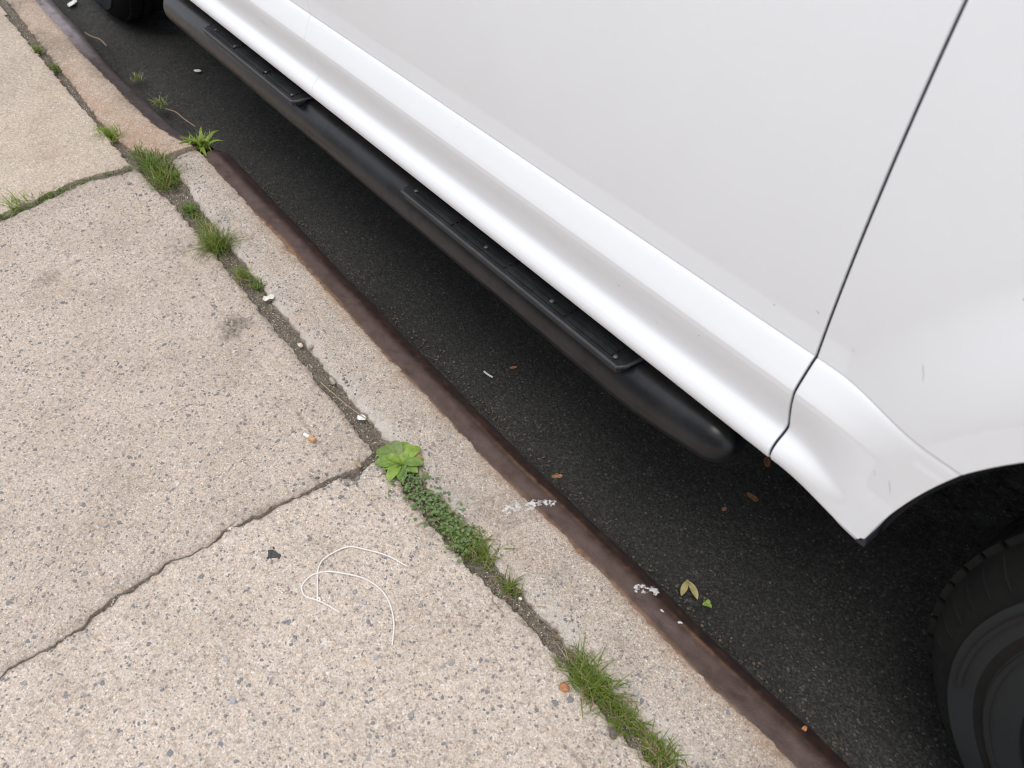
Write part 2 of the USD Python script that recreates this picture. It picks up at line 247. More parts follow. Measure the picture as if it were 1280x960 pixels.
splash_mat = M("white_splash", {"g": ("geometry", {}), "at": ("attribute", {"attribute": "marks"}), "sa": ("separate_color", {}),
    "n": ("noise_texture", {"scale": 170.0, "detail": 5.0, "roughness": 0.7}), "ad": ("math", {"math_type": "add"}), "mr": ("map_range", {"from_min": 0.70, "from_max": 1.06, "to_min": 0.0, "to_max": 0.78, "clamp": True}),
    "r": ("rgb_ramp", {"ramp": [(0.3, (0.58, 0.56, 0.53)), (0.7, (0.80, 0.79, 0.77))]}), "p": ("principled_bsdf", {"roughness": 0.85}), "t": ("transparent_bsdf", {}), "m": ("mix_closure", {})},
    [("at.color", "sa.color"), ("g.position", "n.vector"), ("sa.r", "ad.value1"), ("n.fac", "ad.value2"), ("ad.value", "mr.value"), ("mr.result", "m.fac"), ("n.fac", "r.fac"), ("r.color", "p.base_color"), ("t.BSDF", "m.closure1"), ("p.BSDF", "m.closure2")], surface="m.closure")
gum_mat = speckled("black_gum", (0.022, 0.022, 0.022), (0.055, 0.055, 0.055), 0.6, 200.0)
orange_mat = speckled("orange_scrap", (0.26, 0.10, 0.045), (0.46, 0.22, 0.10), 0.8, 300.0)
rust_leaf_mat = speckled("brown_leaf", (0.20, 0.08, 0.035), (0.36, 0.17, 0.07), 0.7, 200.0)
samara_mat = leafy("seed_wing", [(0.0, (0.42, 0.36, 0.16)), (1.0, (0.46, 0.40, 0.20))], trans=0.2)
twig_mat = speckled("twig", (0.20, 0.13, 0.08), (0.34, 0.25, 0.16), 0.8)
moss_mat = speckled("grime", (0.07, 0.055, 0.035), (0.16, 0.13, 0.09), 0.9, 200.0)

# ------------------------------------------------------------------ ground, road
rs = np.random.RandomState(7)
ground = trimesh.Trimesh([[-400, -400, -0.45], [400, -400, -0.45], [400, 400, -0.45], [-400, 400, -0.45]], [[0, 1, 2], [0, 2, 3]])
put("ground", ground, plain("packed_earth", (0.16, 0.145, 0.125), 0.95), label="packed earth lying under the street and far beyond it", cat="ground", kind="structure")
ROAD_Z = -0.10
def road_z(x, y):
    return ROAD_Z + 0.010 * (fbm(np.stack([x * 1.7, y * 1.7, 0 * x], -1), 3, 4) - 0.5) + 0.004 * (noise(np.stack([x * 40, y * 40, 0 * x], -1), 5) - 0.5) + 0.0030 * (noise(np.stack([x * 170, y * 170, 0 * x], -1), 6) - 0.5)
road = thing("road", "dark asphalt roadway in the shade beside the kerb", "road", kind="structure")
xs = np.concatenate([np.arange(-5.2, -2.6, 0.012), np.arange(-2.6, 0.7, 0.0065), np.arange(0.7, 1.61, 0.05)]); ys = np.concatenate([np.arange(0.36, 1.3, 0.0065), np.arange(1.3, 2.6, 0.04)])
X, Y = np.meshgrid(xs, ys, indexing="ij")
Z = road_z(X, Y)
gut = sstep(0.70, 0.60, Y) * (0.25 + 0.75 * sstep(0.45, 0.62, fbm(np.stack([X * 6, Y * 6, 0 * X], -1), 4, 9)))
Z = Z + gut * 0.006
att = np.stack([gut * 0.05, 0 * X, 0 * X], -1).reshape(-1, 3)
put("carriageway", (np.stack([X, Y, Z], -1).reshape(-1, 3), gridfaces(*X.shape)), asphalt_mat, road, smooth=True, attr=att)
x0, x1, y0, y1 = xs[0] + .002, xs[-1] - .002, ys[0], ys[-1] - .002
for (a, b, c, d) in ((-300, 300, y1, 14), (-300, x0, y0, y1), (x1, 300, y0, y1)):
    nx, ny = (60, 8) if b - a > 400 else (30, 8)
    if b - a > 400: gx = np.linspace(a, b, nx)
    else: gx = np.linspace(a, b, nx)
    XX, YY = np.meshgrid(gx, np.linspace(c, d, ny), indexing="ij")
    put("carriageway", (np.stack([XX, YY, np.full_like(XX, ROAD_Z - 0.004)], -1).reshape(-1, 3), gridfaces(*XX.shape)), asphalt_mat, road, attr=np.zeros((XX.size, 3)))
# loose grit on the road
gm = []
for i in range(520):
    x = rs.uniform(-3.9, 0.1); y = 0.6 + abs(rs.normal(0, 0.28)); 
    s = rs.choice([0.0013, 0.0018, 0.0026, 0.0036], p=[0.45, 0.33, 0.17, 0.05])
    p = pebble(rs, s, 0.7, 0); p.apply_translation([x, y, float(road_z(np.array(x), np.array(y))) + s * 0.4]); gm.append(p)
put("grit", cat_mesh(gm), M("grit_stone", {"g": ("geometry", {}), "r": ("rgb_ramp", {"ramp": [(0.0, (0.07, 0.066, 0.06)), (0.6, (0.20, 0.185, 0.165)), (0.88, (0.34, 0.31, 0.27)), (0.93, (0.24, 0.12, 0.06)), (1.0, (0.62, 0.6, 0.57))]}), "p": ("principled_bsdf", {"roughness": 0.85})}, [("g.random_per_island", "r.fac"), ("r.color", "p.base_color")]), road, kind="stuff")

# ------------------------------------------------------------------ sidewalk slabs
CR = np.array([(-1.2, -.905, .004), (-.42, -.905, .004), (-.33, -.906, .0045), (-.28, -.908, .006), (-.231, -.908, .007), (-.198, -.911, .008), (-.150, -.926, .018), (-.115, -.926, .016), (-.088, -.925, .012), (-.055, -.933, .009), (-.035, -.930, .0045), (-.016, -.928, .003), (.021, -.924, .004), (.050, -.929, .010), (.065, -.930, .015), (.085, -.925, .010), (.105, -.923, .015), (.135, -.921, .017), (.155, -.920, .009), (.177, -.919, .007), (.205, -.914, .011), (.245, -.909, .020), (.276, -.904, .012), (.30, -.903, .012), (.325, -.908, .012), (.40, -.913, .006)])
EDGE = np.array([(-14, .352), (-3.6, .352), (-2.16, .345), (-2.10, .350), (-1.94, .362), (-1.77, .364), (-1.56, .357), (-1.39, .353), (-1.24, .353), (-1.03, .346), (-.89, .343), (-.75, .338), (-.66, .340), (-.55, .352), (-.41, .355), (-.31, .354), (-.22, .359), (0, .362), (10, .362)])
def jag(t, seed, amp):
    t = np.asarray(t, float); q = np.stack([t * 60, 0 * t, 0 * t], -1); q2 = np.stack([t * 190, 0 * t + 3, 0 * t], -1)
    return amp * ((noise(q, seed) - 0.5) * 1.2 + (noise(q2, seed + 1) - 0.5) * 0.8)
def yedge(x): return np.interp(x, EDGE[:, 0], EDGE[:, 1]) + jag(x, 20, 0.006)
def crackA(y): return np.interp(y, CR[:, 0], CR[:, 1] - CR[:, 2] * .33) + jag(y, 21, 0.0055)
def crackB(y): return np.interp(y, CR[:, 0], CR[:, 1] + CR[:, 2] * .33) + jag(y, 21, 0.0055) + jag(y, 23, 0.003)
JX = lambda y: -2.160 - 0.02 * sstep(.05, .22, y) * sstep(.34, .22, y) + 0.018 * sstep(.1, -.15, y)
def jointC(y): return JX(y) - 0.010 + jag(y, 31, 0.006)
def jointD(y): return JX(y) + 0.012 + jag(y, 33, 0.008)
def slab_height(x, y, rough):
    p = lambda s: np.stack([x * s, y * s, 0 * x], -1)
    h = 0.0030 * (fbm(p(9), 3, 3) - 0.5)
    h = h + rough * (0.0016 * (noise(p(75), 11) - 0.5) + 0.0016 * (noise(p(180), 12) - 0.5) - 0.0022 * sstep(0.70, 0.86, noise(p(120), 13)))
    return h
def make_slab(parent, mat, xl, xr, yb, ytop, dx, dy, rough, zoff=0.0, fine_y=-0.46, extra=None, marks=None, name="slab"):
    nfine = int(round((0.36 - fine_y) / dy)); v = np.concatenate([np.linspace(yb, fine_y, 14)[:-1], np.linspace(fine_y, 0.36, nfine)])
    xm = (float(xl(0.0)), float(xr(0.0))); nu = max(8, int(round((xm[1] - xm[0]) / dx)))
    u = np.linspace(0, 1, nu)
    # denser towards the edges
    ub = np.array([0.0, 0.0010, 0.0025, 0.005]); u = np.unique(np.concatenate([ub, 1 - ub, u[(u > 0.006) & (u < 0.994)]]))
    t = (v - yb) / (0.36 - yb); t = np.unique(np.concatenate([t, 1 - np.array([0.0008, 0.002, 0.004])]))
    U, T = np.meshgrid(u, t, indexing="ij")
    Xa = xm[0] + (xm[1] - xm[0]) * U
    Ya = yb + (ytop(Xa) - yb) * T
    L, R = xl(Ya), xr(Ya)
    Xa = L + (R - L) * U
    h = slab_height(Xa, Ya, rough) + zoff
    d = np.minimum(np.minimum(Xa - L, R - Xa), ytop(Xa) - Ya)
    wv = 0.5 + noise(np.stack([Xa * 35, Ya * 35, 0 * Xa], -1), 41)
    h = h - 0.0045 * wv * np.exp(-np.maximum(d, 0) / (0.0032 * wv))
    h = h - 0.0032 * np.exp(-((Ya - 0.285 + 0.02 * sstep(-1.5, -2.1, Xa) * -1.2) / 0.0034) ** 2) * sstep(0.35, 0.6, noise(np.stack([Xa * 5, 0 * Xa, 0 * Xa], -1), 44))
    if extra is not None: h = h + extra(Xa, Ya)
    P = np.stack([Xa, Ya, h], -1); n, m = Xa.shape
    at = np.zeros((n, m, 3)) if marks is None else marks(Xa, Ya, d)
    # skirt down all four sides
    ring = np.concatenate([np.arange(m), (np.arange(1, n) * m + m - 1), ((n - 1) * m + np.arange(m - 2, -1, -1)), (np.arange(n - 2, 0, -1) * m)])
    V = P.reshape(-1, 3); low = V[ring].copy(); low[:, 2] = -0.09
    F = gridfaces(n, m); k = len(ring); a = ring; b = np.roll(ring, -1); la = len(V) + np.arange(k); lb = np.roll(la, -1)
    F = np.vstack([F, np.stack([a, b, lb], 1), np.stack([a, lb, la], 1)])
    A = np.vstack([at.reshape(-1, 3), at.reshape(-1, 3)[ring]])
    return put(name, (np.vstack([V, low]), F), mat, parent, smooth=True, attr=A)
walk = thing("sidewalk", "worn tan concrete sidewalk of large slabs with cracked joints", "sidewalk", kind="structure")
def marksA(x, y, d):
    st = sstep(0.045, 0.018, np.hypot(x + 1.40, (y - .287) * 0.9) * (0.6 + 0.8 * noise(np.stack([x * 40, y * 40, 0 * x], -1), 51)))
    st = st + 0.5 * sstep(0.035, 0.01, np.hypot(x + 1.83, y - .02)) + 0.35 * sstep(0.05, 0.01, np.hypot((x + 1.75) * 0.6, y - .30))
    st = st + 0.75 * np.exp(-((y - .272 - 0.036 * np.clip(-.95 - x, 0, 2)) / .0022) ** 2) * sstep(.35, .6, noise(np.stack([x * 7, 0 * x, 0 * x], -1), 58))
    ed = sstep(0.02, 0.0, d) * 0.45 + sstep(-2.02, -2.15, x) * 0.35 * (0.4 + noise(np.stack([x * 12, y * 12, 0 * x], -1), 52))
    return np.stack([0 * x, 0 * x, np.clip(st * 0.75 + ed * 0.7, 0, 0.85)], -1)
def marksB(x, y, d):
    ed = sstep(0.012, 0.0, d) * 0.35 + 0.25 * sstep(0.06, 0.0, .36 - y) * noise(np.stack([x * 14, y * 14, 0 * x], -1), 53)
    ed = ed + 0.45 * np.exp(-((y - .283) / .0022) ** 2) * sstep(.45, .65, noise(np.stack([x * 7, 0 * x, 0 * x], -1), 59))
    return np.stack([0 * x, 0 * x, np.clip(ed, 0, 0.7)], -1)
def marksC(x, y, d):
    b = fbm(np.stack([x * 3, y * 5, 0 * x], -1), 4, 54)
    return np.stack([0.10 * sstep(0.5, 0.7, b), 0 * x, 0.18 * sstep(0.5, 0.3, b)], -1)
def spall(x, y):
    # broken-out pits along the crack
    s = 0
    for (px, py, r, dep) in ((-.935, .245, .018, .008), (-.925, .12, .010, .006), (-.94, -.14, .012, .006), (-.885, .283, .012, .010)):
        s = s - dep * sstep(r, r * 0.35, np.hypot(x - px, (y - py) * 0.6) * (0.7 + 0.6 * noise(np.stack([x * 90, y * 90, 0 * x], -1), 61)))
    return s
slabA = make_slab(walk, slab_mats[1], jointD, crackA, -0.90, yedge, 0.0042, 0.0042, 1.0, 0.0, extra=spall, marks=marksA)
# near slab: its corner beside the crack has broken off, so the edge runs in from the chip
def nearL(y): return crackB(y) + 0.046 * sstep(.268, .345, y) + 0.004 * sstep(.262, .27, y)
slabB = make_slab(walk, slab_mats[0], nearL, lambda y: 0.345 + 0 * np.asarray(y, float), -0.90, yedge, 0.0036, 0.0036, 1.0, 0.0015, extra=spall, marks=marksB)
slabC = make_slab(walk, slab_mats[2], lambda y: -3.42 + 0 * np.asarray(y, float), jointC, -0.90, lambda x: yedge(x) - 0.004, 0.008, 0.007, 0.45, 0.006, marks=marksC)
def plain_slab(x0, x1, y0, y1, mat, z=0.0):
    xs_, ys_ = np.linspace(x0, x1, 24), np.linspace(y0, y1, 24); XX, YY = np.meshgrid(xs_, ys_, indexing="ij")
    m = cat_mesh([trimesh.Trimesh(np.stack([XX, YY, slab_height(XX, YY, 0.3) + z], -1).reshape(-1, 3), gridfaces(24, 24), process=False), box(x0, x1, y0, y1, -0.09, z - 0.008)])
    put("slab", m, mat, walk, attr=np.zeros((len(m.vertices), 3)))
for k in range(-6, 6):
    for row in range(0, 5):
        xa, ya = 0.352 + 1.255 * k, 0.355 - 1.262 * row
        if row == 0 and k in (-3, -2, -1): continue
        plain_slab(xa + 0.004, xa + 1.255 - 0.004, ya - 1.255, ya, slab_mats[(k + 2 * row) % 3], 0.001 * ((k * 7 + row * 3) % 4))
# the corner chip
poly = np.array([(-.903, .3515), (-.896, .322), (-.887, .300), (-.880, .2795), (-.868, .298), (-.862, .322), (-.860, .338), (-.872, .343), (-.888, .345)])
poly[0] = (-.898, .344)
def flat_piece(poly, z, depth, rough=0.0015, n=5, seed=3):
    c = poly.mean(0); rings = [np.c_[c + (poly - c) * s, np.full(len(poly), z - 0.004 * max(0, s - 0.9) * 10)] for s in (1, 0.93, 0.6, 0.3)]
    V = np.vstack([np.c_[poly, np.full(len(poly), z - depth)]] + rings + [[[*c, z]]]); V[len(poly):, 2] += rough * (noise(V[len(poly):] * 120, seed) - 0.5); k = len(poly); F = []
    for r in range(4):
        for j in range(k):
            a, b = r * k + j, r * k + (j + 1) % k; F += [[a, b, b + k], [a, b + k, a + k]]
    for j in range(k): F.append([4 * k + j, 4 * k + (j + 1) % k, 5 * k])
    m = trimesh.Trimesh(V, F, process=False); m.fix_normals(); return m
def dense_poly(p, k=4, amp=0.0012):
    q = []
    for i in range(len(p)):
        a, b = p[i], p[(i + 1) % len(p)]
        for t in np.linspace(0, 1, k, endpoint=False): q.append(a + (b - a) * t + rs.uniform(-amp, amp, 2))
    return np.array(q)
m = flat_piece(dense_poly(poly[::-1]), 0.000, 0.05); put("broken_corner", m, chip_mat, walk, attr=np.zeros((len(m.vertices), 3)), label="small broken corner of concrete beside the cracked joint")
pc = np.array([(-.9325, .056), (-.9365, .078), (-.931, .082), (-.9265, .062)])
m = flat_piece(dense_poly(pc, 3, 0.0008), -0.001, 0.03); put("broken_corner", m, chip_mat, walk, attr=np.zeros((len(m.vertices), 3)), label="sliver of concrete wedged in the crack")

# embedded aggregate: the biggest stones one by one, the rest as stuff
def zslab(x, y, rough=1.0, off=0.0): return float(slab_height(np.array(x), np.array(y), rough)) + off
def on_ok(x, y): return y < float(yedge(x)) - 0.012
def sow(slab, n, nbig, xr, yr, sizes, off, keep):
    ms, big = [], []
    while len(ms) + len(big) < n:
        x, y = rs.uniform(*xr), rs.uniform(*yr)
        if not keep(x, y): continue
        s = float(np.clip(rs.lognormal(math.log(sizes[0]), sizes[1]), 0.0012, sizes[2]))
        dbl = disc_blob(rs, s, s * rs.uniform(0.55, 0.95), rs.uniform(0.0003, 0.0008), n=int(rs.randint(6, 10)), rough=0.34, ang=rs.uniform(0, 6.3))
        dbl.apply_translation([x, y, zslab(x, y, 1.0, off)]); (big if s > sizes[3] and len(big) < nbig else ms).append(dbl)
    put("aggregate", cat_mesh(ms), stone_mat, slab, kind="stuff")
    for b in big: put("stone", b, big_stone_mats[rs.choice(5, p=[0.10, 0.30, 0.28, 0.18, 0.14])], slab)
sow(slabB, 3900, 120, (-.90, .17), (-.46, .345), (0.0020, 0.45, 0.0070, 0.0043), 0.0017, lambda x, y: x > float(nearL(y)) + 0.006 and on_ok(x, y))
sow(slabA, 3900, 80, (-2.13, -.915), (-.46, .345), (0.0019, 0.45, 0.0066, 0.0042), 0.0002, lambda x, y: x < float(crackA(y)) - 0.008 and on_ok(x, y))
def gum(x, y, r, slab, off):
    parts = [disc_blob(rs, r, r * 0.8, 0.0022, 15, 0.3, 0.4)]
    for k in range(5):
        a = rs.uniform(0, 6.3); d = disc_blob(rs, r * 0.25, r * 0.2, 0.0015, 8, 0.3); d.apply_translation([1.1 * r * math.cos(a), 1.0 * r * math.sin(a), 0]); parts.append(d)
    mm = cat_mesh(parts); mm.apply_translation([x, y, zslab(x, y, 1.0, off)]); put("gum_spot", mm, gum_mat, slab)
gum(-.834, .098, .0115, slabB, .0015)

# ------------------------------------------------------------------ soil in the joints
def soil_strip(name, x0, x1, ya, yb, z, label, n=400):
    xs_ = np.linspace(x0, x1, n); t = np.linspace(0, 1, 14); XX, T = np.meshgrid(xs_, t, indexing="ij")
    YY = ya(XX) + (yb(XX) - ya(XX)) * T
    ZZ = z + 0.006 * (fbm(np.stack([XX * 30, YY * 30, 0 * XX], -1), 3, 71) - 0.5) + 0.003 * (noise(np.stack([XX * 200, YY * 200, 0 * XX], -1), 72) - 0.5) - 0.003 * np.sin(np.pi * T)
    put(name, (np.stack([XX, YY, ZZ], -1).reshape(-1, 3), gridfaces(*XX.shape)), soil_mat, None, smooth=True, attr=np.zeros((XX.size, 3)), label=label, cat="soil", kind="stuff")
soil_strip("soil", -2.2, 0.35, lambda x: np.interp(x, EDGE[:, 0], EDGE[:, 1]) - 0.02, lambda x: 0 * x + 0.46, -0.009, "dark packed soil in the long joint between slabs and kerb", 700)
soil_strip("soil", -3.6, -2.2, lambda x: 0 * x + 0.33, lambda x: 0 * x + 0.40, -0.012, "dark soil in the narrow far joint beside the pinkish kerb", 300)
def soil_cross(xc, w, y0, y1, z, label):
    ys_ = np.linspace(y0, y1, 260); t = np.linspace(-1, 1, 9); YY, T = np.meshgrid(ys_, t, indexing="ij"); XX = xc(YY) + w * T
    ZZ = z + 0.008 * (fbm(np.stack([XX * 40, YY * 40, 0 * XX], -1), 3, 73) - 0.5) + 0.012 * (noise(np.stack([0 * XX, YY * 14, 0 * XX], -1), 74) - 0.5)
    put("soil", (np.stack([XX, YY, ZZ], -1).reshape(-1, 3), gridfaces(*XX.shape, flip=True)), soil_mat, None, smooth=True, attr=np.zeros((XX.size, 3)), label=label, cat="soil", kind="stuff")
soil_cross(lambda y: np.interp(y, CR[:, 0], CR[:, 1]) + 0.012 * sstep(.25, .3, y), 0.035, -0.9, 0.36, -0.012, "grit and soil at the bottom of the jagged crack between slabs")
soil_cross(JX, 0.03, -0.9, 0.36, -0.006, "soil and moss in the far cross joint between slabs")

# ------------------------------------------------------------------ kerb
KIN = np.array([(-2.30, .440), (-2.12, .437), (-1.90, .413), (-1.735, .404), (-1.56, .397), (-1.41, .391), (-1.21, .382), (-1.05, .377), (-.90, .380), (-.76, .379), (-.63, .377), (-.51, .380), (-.39, .383), (-.28, .386), (-.17, .390), (.5, .392), (8, .392)])
SIN = np.array([(-2.30, .515), (-2.12, .514), (-1.85, .510), (-1.4, .500), (-1.1, .497), (-.9, .496), (-.735, .494), (-.565, .501), (-.447, .503), (-.32, .503), (-.21, .506), (-.09, .511), (.5, .513), (8, .513)])
kerb = thing("kerb", "grey concrete kerb with a rusty steel nosing beside the weeds", "kerb", kind="structure")
xs = np.concatenate([np.arange(-2.148, 0.35, 0.0045), np.arange(0.36, 6, 0.2)])
tt = np.concatenate([[0, 0.02, 0.05, 0.09], np.linspace(0.12, 0.93, 22), [0.955, 0.975, 0.99, 1.0]])
XX, T = np.meshgrid(xs, tt, indexing="ij")
yi = np.interp(XX, KIN[:, 0], KIN[:, 1]) + jag(XX, 81, 0.006)
yo = np.interp(XX, SIN[:, 0], SIN[:, 1]) + jag(XX, 83, 0.0034) + 0.002
# broken edge bites along the steel
yo = yo - 0.007 * sstep(0.62, 0.85, noise(np.stack([XX * 9, 0 * XX, 0 * XX], -1), 85)) * sstep(-1.5, -1.2, XX) * sstep(-.55, -.8, XX)
YY = yi + (yo - yi) * T
d_in, d_out = YY - yi, yo - YY
wv = 0.5 + noise(np.stack([XX * 40, YY * 40, 0 * XX], -1), 86)
ZZ = 0.003 + 0.5 * slab_height(XX, YY, 1.0) - 0.009 * wv * np.exp(-d_in / (0.008 * wv)) - 0.005 * wv * np.exp(-d_out / (0.004 * wv)) - 0.012 * sstep(-2.10, -2.148, XX)
rust = np.clip(sstep(0.035, 0.0, d_out) * (0.15 + 0.9 * noise(np.stack([XX * 11, YY * 11, 0 * XX], -1), 87)) * 0.55 + 0.16 * sstep(0.52, 0.75, fbm(np.stack([XX * 9, YY * 12, 0 * XX], -1), 4, 88)), 0, 0.85)
pale = np.clip(sstep(0.05, 0.005, d_in) * (0.1 + noise(np.stack([XX * 16, YY * 16, 0 * XX], -1), 89)) * 0.6, 0, 0.6)
att = np.stack([rust, pale, 0.25 * sstep(0.6, 0.8, noise(np.stack([XX * 14, YY * 20, 0 * XX], -1), 90))], -1)
V = np.stack([XX, YY, ZZ], -1); n, mm_ = XX.shape; lo = V[:, 0].copy(); lo[:, 2] = -0.08; lo2 = V[:, -1].copy(); lo2[:, 2] = -0.03; end = V[0].copy(); end[:, 2] = -0.08
V2 = np.concatenate([lo[:, None], V, lo2[:, None]], 1); A2 = np.concatenate([att[:, :1], att, att[:, -1:]], 1)
e0 = V2[:1].copy(); e0[..., 2] = -0.08; V2 = np.concatenate([e0, V2], 0); A2 = np.concatenate([A2[:1], A2], 0)
kc = put("concrete", (V2.reshape(-1, 3), gridfaces(*V2.shape[:2])), kerb_mat, kerb, smooth=True, attr=A2.reshape(-1, 3))
ms, big = [], []
while len(ms) < 1300:
    x = rs.uniform(-2.12, .2); y = rs.uniform(float(np.interp(x, KIN[:, 0], KIN[:, 1])) + .012, float(np.interp(x, SIN[:, 0], SIN[:, 1])) - .012)
    near = sstep(.03, .10, y - float(np.interp(x, KIN[:, 0], KIN[:, 1])))
    if rs.rand() < near * 0.65: continue
    s = float(np.clip(rs.lognormal(math.log(0.0017), 0.42), 0.001, 0.0062)); dbl = disc_blob(rs, s, s * rs.uniform(.55, .95), 0.0004, 8, 0.22, rs.uniform(0, 6.3))
    dbl.apply_translation([x, y, 0.003 + 0.5 * float(slab_height(np.array(x), np.array(y), 1.0))]); (big if s > .0046 and len(big) < 30 else ms).append(dbl)
put("aggregate", cat_mesh(ms), stone_mat, kc, kind="stuff")
for b in big: put("stone", b, big_stone_mats[rs.choice(5, p=[0.3, 0.3, 0.2, 0.1, 0.1])], kc)
def nosing(xs_, yin, width, rad, tilt, ztop, seed, inner_rust):
    """steel kerb nosing: flat top, rolled outer corner, face down to the road; tilt leans the flat top towards the road"""
    prof = [(0.0, -0.012), (0.0, -0.002), (0.0015, 0.0)]
    w = width - rad
    prof += [(s, 0.0) for s in np.linspace(0.004, w, 8)]
    prof += [(w + rad * math.sin(a), -rad + rad * math.cos(a)) for a in np.linspace(0.15, math.pi / 2, 12)]
    prof += [(width, -0.08), (width, -0.16)]
    prof = np.array(prof); k = len(prof)
    XX, K = np.meshgrid(xs_, np.arange(k), indexing="ij")
    yy, zz = prof[K, 0], prof[K, 1]
    tl = np.broadcast_to(tilt(XX), XX.shape); Yt = yy * np.cos(tl) + np.maximum(zz, -0.05) * np.sin(tl) * 0 ; Zt = zz - yy * np.sin(tl)
    yin_ = yin(XX) + 0.0025 * (noise(np.stack([XX * 7, 0 * XX, 0 * XX], -1), seed) - 0.5)
    dent = 0.0030 * (noise(np.stack([XX * 11, K * 0.22, 0 * XX], -1), seed + 1) - 0.5) + 0.0014 * (noise(np.stack([XX * 60, K * 0.5, 0 * XX], -1), seed + 2) - 0.5)
    V = np.stack([XX, yin_ + Yt + dent * sstep(w, width, yy), ztop(XX) + Zt + dent * (1 - sstep(w, width, yy)) - 0.002], -1)
    wob = 0.006 * (noise(np.stack([XX * 5, 0 * XX, 0 * XX], -1), seed + 3) - 0.5)
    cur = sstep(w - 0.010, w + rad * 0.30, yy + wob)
    inn = sstep(0.0115, 0.003, yy + 2 * wob) * inner_rust + 0.45 * np.exp(-((yy + wob - w - rad * 0.15) / 0.0014) ** 2) * sstep(-1.0, -0.7, XX)
    return (V.reshape(-1, 3), gridfaces(*XX.shape)), np.stack([cur, inn, 0 * XX], -1).reshape(-1, 3)
xs = np.concatenate([np.arange(-2.125, 0.35, 0.006), np.arange(0.36, 6, 0.2)])
m_, a_ = nosing(xs, lambda x: np.interp(x, SIN[:, 0], SIN[:, 1]) - 0.004, 0.0755, 0.036, lambda x: 0.0 * x, lambda x: 0.001 - 0.016 * sstep(-2.06, -2.125, x), 100, 1.0)
put("steel_nosing", m_, steel_mat, kerb, smooth=True, attr=a_)
# paint splashes on the kerb
def surf_z(x, y):
    """height of the kerb at a point: concrete, then the flat and the roll of the steel"""
    x, y = np.asarray(x, float), np.asarray(y, float); e = np.interp(x, SIN[:, 0], SIN[:, 1]); d = y - (e - .004)
    roll = .036 - np.sqrt(np.maximum(.036 ** 2 - np.clip(d - .0395, 0, .035) ** 2, 0))
    return np.where(y < e, .003 + .5 * slab_height(x, y, 1.0) - .002 * sstep(.006, 0, e - y), .0005 - roll)
def splash(cx, cy, rx, ry, ang, parent, label, lift=.0016):
    """thin dried smear lying on the surface, ragged towards its rim"""
    u, v = np.meshgrid(np.linspace(-1.5, 1.5, 48), np.linspace(-1.5, 1.5, 48), indexing="ij"); c, s_ = math.cos(ang), math.sin(ang)
    X_, Y_ = cx + c * u * rx - s_ * v * ry, cy + s_ * u * rx + c * v * ry
    rag = fbm(np.stack([X_ * 210, Y_ * 210, 0 * X_], -1), 3, 140)
    f = np.clip(1.0 - np.hypot(u, v) ** 1.5 * .62 + 2.6 * (rag - .52), 0, 1) * .62
    put("paint_splash", (np.stack([X_, Y_, surf_z(X_, Y_) + lift], -1).reshape(-1, 3), gridfaces(48, 48)), splash_mat, parent, smooth=True, attr=np.stack([f, 0 * f, 0 * f], -1).reshape(-1, 3), label=label)
splash(-.650, .467, .016, .0085, 1.2, kerb, "left half of the dusty white splash on the concrete")
splash(-.637, .496, .016, .0085, 1.15, kerb, "right half of the dusty white splash on the concrete")
splash(-.623, .522, .011, .006, 1.0, kerb, "small white splash on the steel")
splash(-.402, .534, .0095, .0065, .7, kerb, "white splash on the steel nosing")
splash(-.388, .5485, .0075, .0065, .3, kerb, "round white splash on the steel nosing")
splash(-.352, .533, .003, .002, .3, kerb, "tiny white speck on the steel nosing")
splash(-.322, .540, .0035, .002, .8, kerb, "second tiny white speck on the steel nosing")

# far kerb section, set back from the near one
kerb2 = thing("kerb", "pinkish far kerb section with a bent steel edge coloured with sky sheen and shade", "kerb", kind="structure")
FIN = np.array([(-8, .392), (-3.5, .386), (-3.09, .374), (-2.74, .367), (-2.53, .358), (-2.37, .356), (-2.25, .372), (-2.165, .42)])
FOUT = np.array([(-8, .470), (-3.47, .470), (-2.93, .459), (-2.56, .466), (-2.34, .472), (-2.22, .496), (-2.165, .520)])
xs = np.concatenate([np.arange(-8, -3.7, 0.2), np.arange(-3.7, -2.164, 0.009), [-2.164]]); tt = np.concatenate([[0, .03, .07], np.linspace(.12, .88, 12), [.93, .97, 1]])
XX, T = np.meshgrid(xs, tt, indexing="ij"); yi = np.interp(XX, FIN[:, 0], FIN[:, 1]) + jag(XX, 121, .006); yo = np.interp(XX, FOUT[:, 0], FOUT[:, 1]) + jag(XX, 123, .004) + 0.003
YY = yi + (yo - yi) * T; ZZ = 0.002 + 0.5 * slab_height(XX, YY, .6) - 0.007 * np.exp(-(YY - yi) / .006) - 0.009 * np.exp(-(yo - YY) / .009) - .006 * sstep(-2.2, -2.165, XX)
b = fbm(np.stack([XX * 6, YY * 8, 0 * XX], -1), 4, 125)
att = np.stack([0.35 * sstep(.5, .75, b), 0 * XX, 0.4 * sstep(.50, .30, b) + 0.3 * sstep(.02, 0, YY - yi)], -1)
V = np.stack([XX, YY, ZZ], -1); lo = V[:, :1].copy(); lo[..., 2] = -.08; l2 = V[:, -1:].copy(); l2[..., 2] = -.05; V2 = np.concatenate([lo, V, l2], 1); A2 = np.concatenate([att[:, :1], att, att[:, -1:]], 1)
e0 = V2[-1:].copy(); e0[..., 2] = -.08; V2 = np.concatenate([V2, e0], 0); A2 = np.concatenate([A2, A2[-1:]], 0)
put("concrete", (V2.reshape(-1, 3), gridfaces(*V2.shape[:2])), kerb_far_mat, kerb2, smooth=True, attr=A2.reshape(-1, 3))
xs = np.concatenate([np.arange(-8, -3.7, 0.2), np.arange(-3.7, -2.17, 0.01)])
